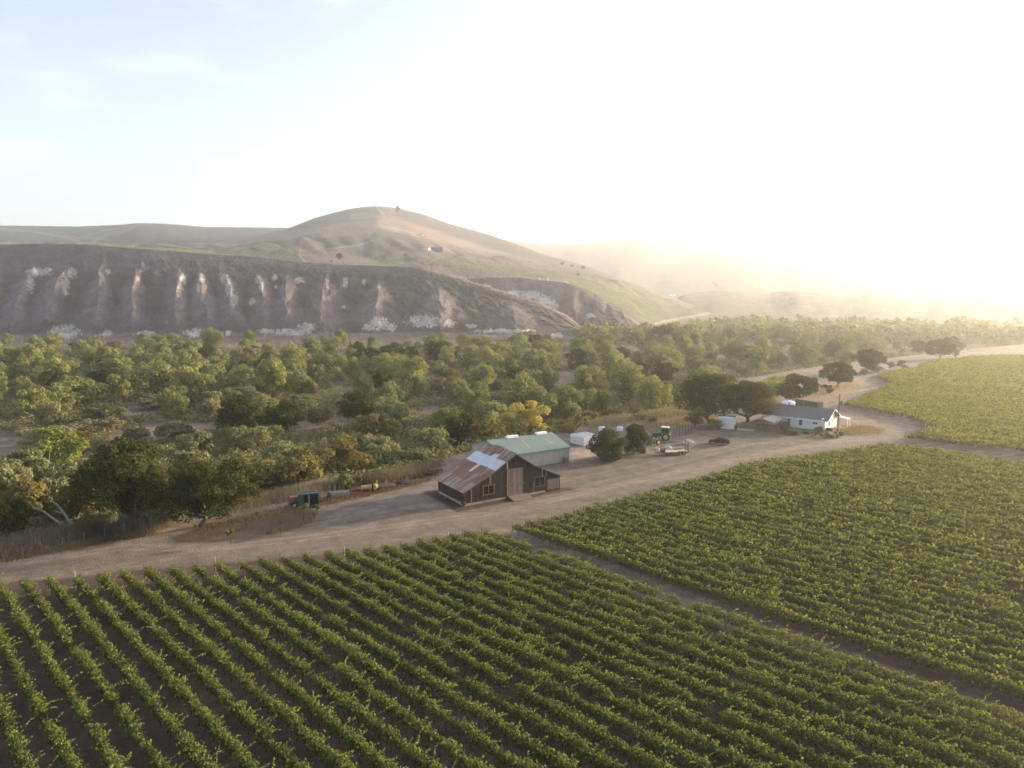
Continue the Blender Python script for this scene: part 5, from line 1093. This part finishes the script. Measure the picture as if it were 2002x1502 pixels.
# ------------------------------------------------------------------ the row of old machinery
def th(name, label, cat, px, py, rz=18, z=0): P = gp(px, py, z); return thing(name, label, cat, (P[0], P[1], z), R(rz))
t = th('gondola_trailer', 'dark green steel gondola on its side by the dead weeds', 'trailer', 584, 996.5, 20)
for x, w_ in ((0, 1.5), (1.75, 1.4)):
    MB().b2((x, 0, 0), (x + w_, .08, .5) if x else (x + w_ * .55, .08, 2.3)).b2((x, .08, 0), (x + .08, 1.6, 2.3)).b2((x + w_ - .08, .08, 0), (x + w_, 1.6, 2.3)).b2((x + .08, 1.5, 0), (x + w_ - .08, 1.6, 2.3)).b2((x, .0, 2.3), (x + w_, 1.6, 2.36)).o('hopper', M['dgreen'], t)
MB().b2((-.1, -.05, 2.4), (3.2, .1, 2.5)).b2((1.52, -.1, 0), (1.72, .1, 2.4)).b2((-.1, 1.3, 2.4), (3.2, 1.45, 2.5)).o('frame', M['steel'], t)
t = th('orchard_sprayer', 'faded orange round-tanked sprayer left of the green gondola', 'sprayer', 575, 993, 30); MB().cyl((-.6, .5, 1.2), (.8, .5, 1.2), .65, .6, 16).o('tank', M['orange'], t, smooth=False); wheel(t, 0, -.15, .42, .2, -1, 'bin'); wheel(t, 0, 1.15, .42, .2, 1, 'bin'); MB().b2((-.8, .1, .5), (1.0, .9, .62)).o('frame', M['rusty'], t)
def harrow(px, py, L, label, mt='rusty', rz=18, n=7, tall=.9):
    t = th('disc_harrow', label, 'harrow', px, py, rz); m_ = MB().b2((0, 0, .55), (L, .1, .67)).b2((0, 1.2, .55), (L, 1.3, .67)).b2((0, .1, .55), (.1, 1.2, .67)).b2((L - .1, .1, .55), (L, 1.2, .67)).b2((L / 2, .1, .56), (L / 2 + .1, 1.2, .66)); m_.box((L / 2, .6, .9), (.1, 1.6, .1), 0, 0, .5).b2((L / 2 - .3, .3, .68), (L / 2 - .2, .4, tall + .3)); m_.o('frame', M[mt], t)
    for yy in (.15, 1.15):
        g_ = MB().cyl((.05, yy, .3), (L - .05, yy, .3), .03, .03, 6)
        for i in range(n): x = .15 + (L - .3) * i / (n - 1); g_.cyl((x, yy, .3), (x + .04, yy, .3), .3, .26, 12)
        g_.o('disc_gang', M['rusty'], t)
harrow(612, 986, 2.6, 'rusty disc harrow right of the green gondola', tall=1.2); harrow(628, 985, 1.8, 'low brown harrow just left of the grey roller', n=5)
t = th('seed_drill', 'blue-green upright implement in front of the grey roller', 'implement', 641, 981, 20); MB().b2((0, 0, .3), (.5, .5, 1.5)).cyl((.25, -.05, .35), (.25, .0, .35), .3, .3, 12).o('body', M['teal'], t); MB().b2((-.2, -.5, .1), (.0, -.4, 1.1)).b2((-.2, -.5, .1), (1.2, -.42, .2)).o('frame', M['dark'], t)
t = th('field_roller', 'long grey steel field roller between the harrows and the red scraper', 'roller', 647, 979, 20); MB().cyl((0, .6, .75), (3.1, .6, .75), .62, .62, 20).o('drum', M['steel'], t); MB().b2((-.12, .1, .2), (-.02, 1.1, .85)).b2((3.12, .1, .2), (3.22, 1.1, .85)).b2((-.12, 0, .2), (3.22, .09, .32)).o('frame', M['rusty'], t)
t = th('box_scraper', 'bright red box scraper lying right of the grey roller', 'scraper', 665, 975, 22); MB().b2((0, 0, .1), (5.2, .1, .75)).b2((0, .1, .1), (.1, 1.3, .95)).b2((5.1, .1, .1), (5.2, 1.3, .95)).b2((0, 1.3, .5), (5.2, 1.42, .95)).o('box', M['red'], t); MB().b2((3.6, -.3, .05), (4.9, -.1, .3)).b2((2.0, .1, .76), (2.15, 1.3, .9)).b2((3.6, .1, .76), (3.75, 1.3, .9)).o('brace', M['rusty'], t)
t = th('yellow_sprayer', 'small yellow twin-tank sprayer on wheels right of the red scraper', 'sprayer', 706, 968.5, 20); MB().cyl((.1, .5, 1.15), (1.9, .5, 1.15), .42, .42, 14).o('tank', M['yellow'], t, label='dull orange-yellow tank'); MB().cyl((2.3, .1, 1.15), (2.7, 1.0, 1.15), .45, .45, 14).o('tank', M['tyellow'], t, label='clean bright yellow tank')
MB().b2((0, .1, .55), (3.3, .2, .68)).b2((0, .8, .55), (3.3, .9, .68)).b2((1.95, 0, .5), (2.1, 1, 1.5)).b2((2.9, .4, .6), (3.0, .5, 2.3)).b2((3.1, .1, .0), (3.2, .2, .6)).o('frame', M['dark'], t); wheel(t, .4, -.08, .38, .2, -1, 'bin'); wheel(t, .4, 1.1, .38, .2, 1, 'bin'); MB().b2((2.6, .4, 1.6), (2.9, .5, 2.3)).o('hose_arm', M['tyellow'], t)
for a in [(733, 962, 2.6, 'rusty harrow just right of the yellow sprayer'), (740, 958, 3.0, 'straw-coloured low harrow behind the rusty one', 'pale_wood'), (758, 956, 2.8, 'brown cultivator in the middle of the far machinery'), (772, 953, 2.4, 'dark cultivator right of the brown one', 'dark'), (784, 951, 2.2, 'grey tined harrow at the right end of the near machinery', 'steel'),
          (802, 939, 2.6, 'rust-brown implement at the edge of the dark willow'), (814, 937, 3.0, 'dark implement under the dark willow', 'dark'), (828, 932, 2.6, 'low rusty frame left of the timber bench')]:
    harrow(*a)
t = th('timber_bench', 'plain timber bench under the willow behind the barn', 'bench', 843, 927, 25); MB().b2((0, 0, .75), (2.4, .9, .85)).o('top', M['new_wood'], t)
for x in (.1, 2.2):
    for y in (.05, .75): MB().b2((x, y, 0), (x + .1, y + .1, .75)).o('leg', M['new_wood'], t)
# ------------------------------------------------------------------ fence by the left edge
F0 = np.array(gp(-30, 1101)); f = thing('wire_fence', 'rusty pipe and wire fence at the lower left along the dead weeds', 'fence', (F0[0], F0[1], 0))
FP = [np.array(gp(*p)) - F0 for p in [(-30, 1101), (5, 1098), (46, 1092), (81, 1085), (123, 1072), (165, 1062), (205, 1052), (243, 1044), (277, 1036), (320, 1028)]]
for i, p_ in enumerate(FP): MB().cyl((p_[0], p_[1], -.2), (p_[0], p_[1], 1.75 if i < 4 else 1.5), .055, .055, 8).o('post', M['rusty'] if i < 4 else M['steel'], f)
for a, b in zip(FP[:3], FP[1:4]): MB().cyl((*a, 1.6), (*b, 1.6), .04, .04, 6).o('rail', M['rusty'], f)
MB().cyl((*FP[3], 1.45), (*(np.array(gp(107, 1080)) - F0), 0), .04, .04, 6).o('brace', M['rusty'], f)
m_ = MB()
for a, b in zip(FP[:-1], FP[1:]):
    for z in (.3, .6, .9, 1.2, 1.45): m_.cyl((*a, z), (*b, z), .012, .012, 4)
m_.o('wire', M['steel'], f)
# ------------------------------------------------------------------ saplings and tufts
sapf = crown_mesh(.7, 1.25, .25, 260, .17, 'bright', 5, 5); sapf.materials.append(M['leaf_bright']); saps = tb([(0, 0, -.05), (.02, 0, .5), (0, .02, 1.0)], [.025, .02, .01], 'stem'); saps.materials.append(M['bark'])
SP_ = [(542, 1015, .8), (549, 1030, .8), (549, 1046, .9), (594, 1018, 2.2), (563, 1041, .7), (531, 1050, .9), (575, 1037, .7), (589, 1032, .7), (598, 1029, .7), (608, 1023, .8), (615, 1016, .9), (620, 1006, 1.3), (577, 1014, .7), (504, 1016, 1.1), (452, 1062, 1.7), (399, 1056, .9), (383, 1038, .8), (482, 1033, .6), (524, 1049, .7)]
for i, (px, py, s) in enumerate(sorted(SP_)):
    t = thing('sapling', 'young green plant in the bare garden bed, %s from the left' % ordn(i + 1), 'plant', (*gp(px, py), 0), random.random() * 6, 'young plants of the garden bed'); t.scale = (s, s, s); obj('foliage', sapf, None, t); obj('stem', saps, None, t)
tuf = crown_mesh(.9, .55, 0, 200, .16, 'bright', 8, 5); tuf.materials.append(M['leaf_bright'])
for i, (px, py, s) in enumerate(sorted([(907, 990, 1.5), (947, 983, .9), (957, 981, .9), (988, 975, 1), (1031, 968, .8), (1045, 965, .7), (1080, 959, .9), (1092, 953, .9), (860, 972, .8), (869, 977, .8), (930, 985, .6), (884, 983, .6)])):
    o_ = link(bpy.data.objects.new('plant_tuft', tuf)); o_.location = (*gp(px, py), 0); o_.scale = (s, s, s); tag(o_, 'small yellow-green tuft in the mulch round the barn, %s from the left' % ordn(i + 1), 'plant', 'tufts in the barn mulch')
for i, (px, py, w_, h_, kd) in enumerate([(1580, 849, 22, 8, 'bright'), (1598, 853, 26, 9, 'bright'), (1618, 855, 26, 8, 'bright'), (1640, 853, 24, 10, 'golden'), (1602, 844, 20, 9, 'golden'), (1622, 843, 18, 7, 'golden')]):
    big('shrub', kd, px, py, w_, h_, 'low leafy garden plant under the mint farmhouse wall, %s' % ['farthest left', 'second from left', 'nearest left of the pole', 'right of the pole', 'brown-topped at the middle', 'golden at the corner'][i], 'shrub', seed=90 + i, leaves=1500, size=.26, lobes=8, z0f=.0, limbs=3, rad=.05)
# ------------------------------------------------------------------ hilltop buildings and small far things
def hill_house(px, py, L, D, H_, rz, label, wall='white', roof='grey_metal'):
    P = hillz(px, py, 1500); t = thing('hill_house', label, 'house', (P[0], P[1], P[2] - .5), R(rz))
    MB().b2((0, 0, -3), (L, D, H_)).o('wall', M[wall], t); MB().prism([(-.6, H_ - .1), (D / 2, H_ + D * .22), (D + .6, H_ - .1), (D + .6, H_ - .3), (D / 2, H_ + D * .22 - .25), (-.6, H_ - .3)], -.6, L + .6, 'x').o('roof', M[roof], t)
    for k in range(3): MB().b2((L * (.15 + .3 * k), -.06, H_ * .35), (L * (.15 + .3 * k) + L * .1, -.01, H_ * .75)).o('window', M['glass'], t)
hill_house(824, 488, 13, 8, 3.5, -10, 'pale house on the left of the pair on the hill terrace'); hill_house(843, 489, 20, 10, 5, 5, 'larger dark-walled house on the right of the pair on the hill terrace', 'grey_wood', 'grey_metal'); hill_house(818, 460, 10, 6, 3, 0, 'tiny white cabin alone above the pair of hill houses')
hill_house(1310, 580, 18, 9, 4, 0, 'hazy farm building with a white roof on the far valley slope', 'mint', 'white')
for i, (px, py) in enumerate([(1054, 547), (1070, 548)]):
    P = hillz(px, py, 1100); t = thing('water_tank', 'tiny white tank on the terrace edge, %s of two' % ['left', 'right'][i], 'tank', P); MB().cyl((0, 0, -1), (0, 0, 2.4), 1.3, 1.3, 12).cyl((0, 0, 2.4), (0, 0, 2.8), 1.3, .3, 12).o('shell', M['bin'], t); MB().b2((-.2, -1.6, 0), (.2, -1.35, 2.4)).o('ladder', M['steel'], t)
t = th('pump_house', 'little white pump box beside the far bend of the dirt road', 'pump box', 1731, 729, 10); MB().b2((0, 0, 0), (1.6, 1.4, 1.6)).o('wall', M['white'], t); MB().prism([(-.2, 1.6), (.7, 2.1), (1.6, 1.6)], -.15, 1.75, 'x').o('roof', M['white'], t)
# ------------------------------------------------------------------ haze
hz = MB().b2((-6500, -400, -8), (6500, 6400, 480)).o('haze', None)
hm = bpy.data.materials.new('haze_air'); hm.use_nodes = True; nt = hm.node_tree; nt.nodes.clear()
ho = N_(nt, 'ShaderNodeOutputMaterial'); pv = N_(nt, 'ShaderNodeVolumePrincipled')
pv.inputs['Color'].default_value = (.97, .95, .93, 1); pv.inputs['Density'].default_value = HAZE_D; pv.inputs['Anisotropy'].default_value = HAZE_G
nt.links.new(pv.outputs[0], ho.inputs['Volume']); hz.data.materials.append(hm)
tag(hz, 'thin golden evening haze filling the whole valley', 'haze', kind='stuff')
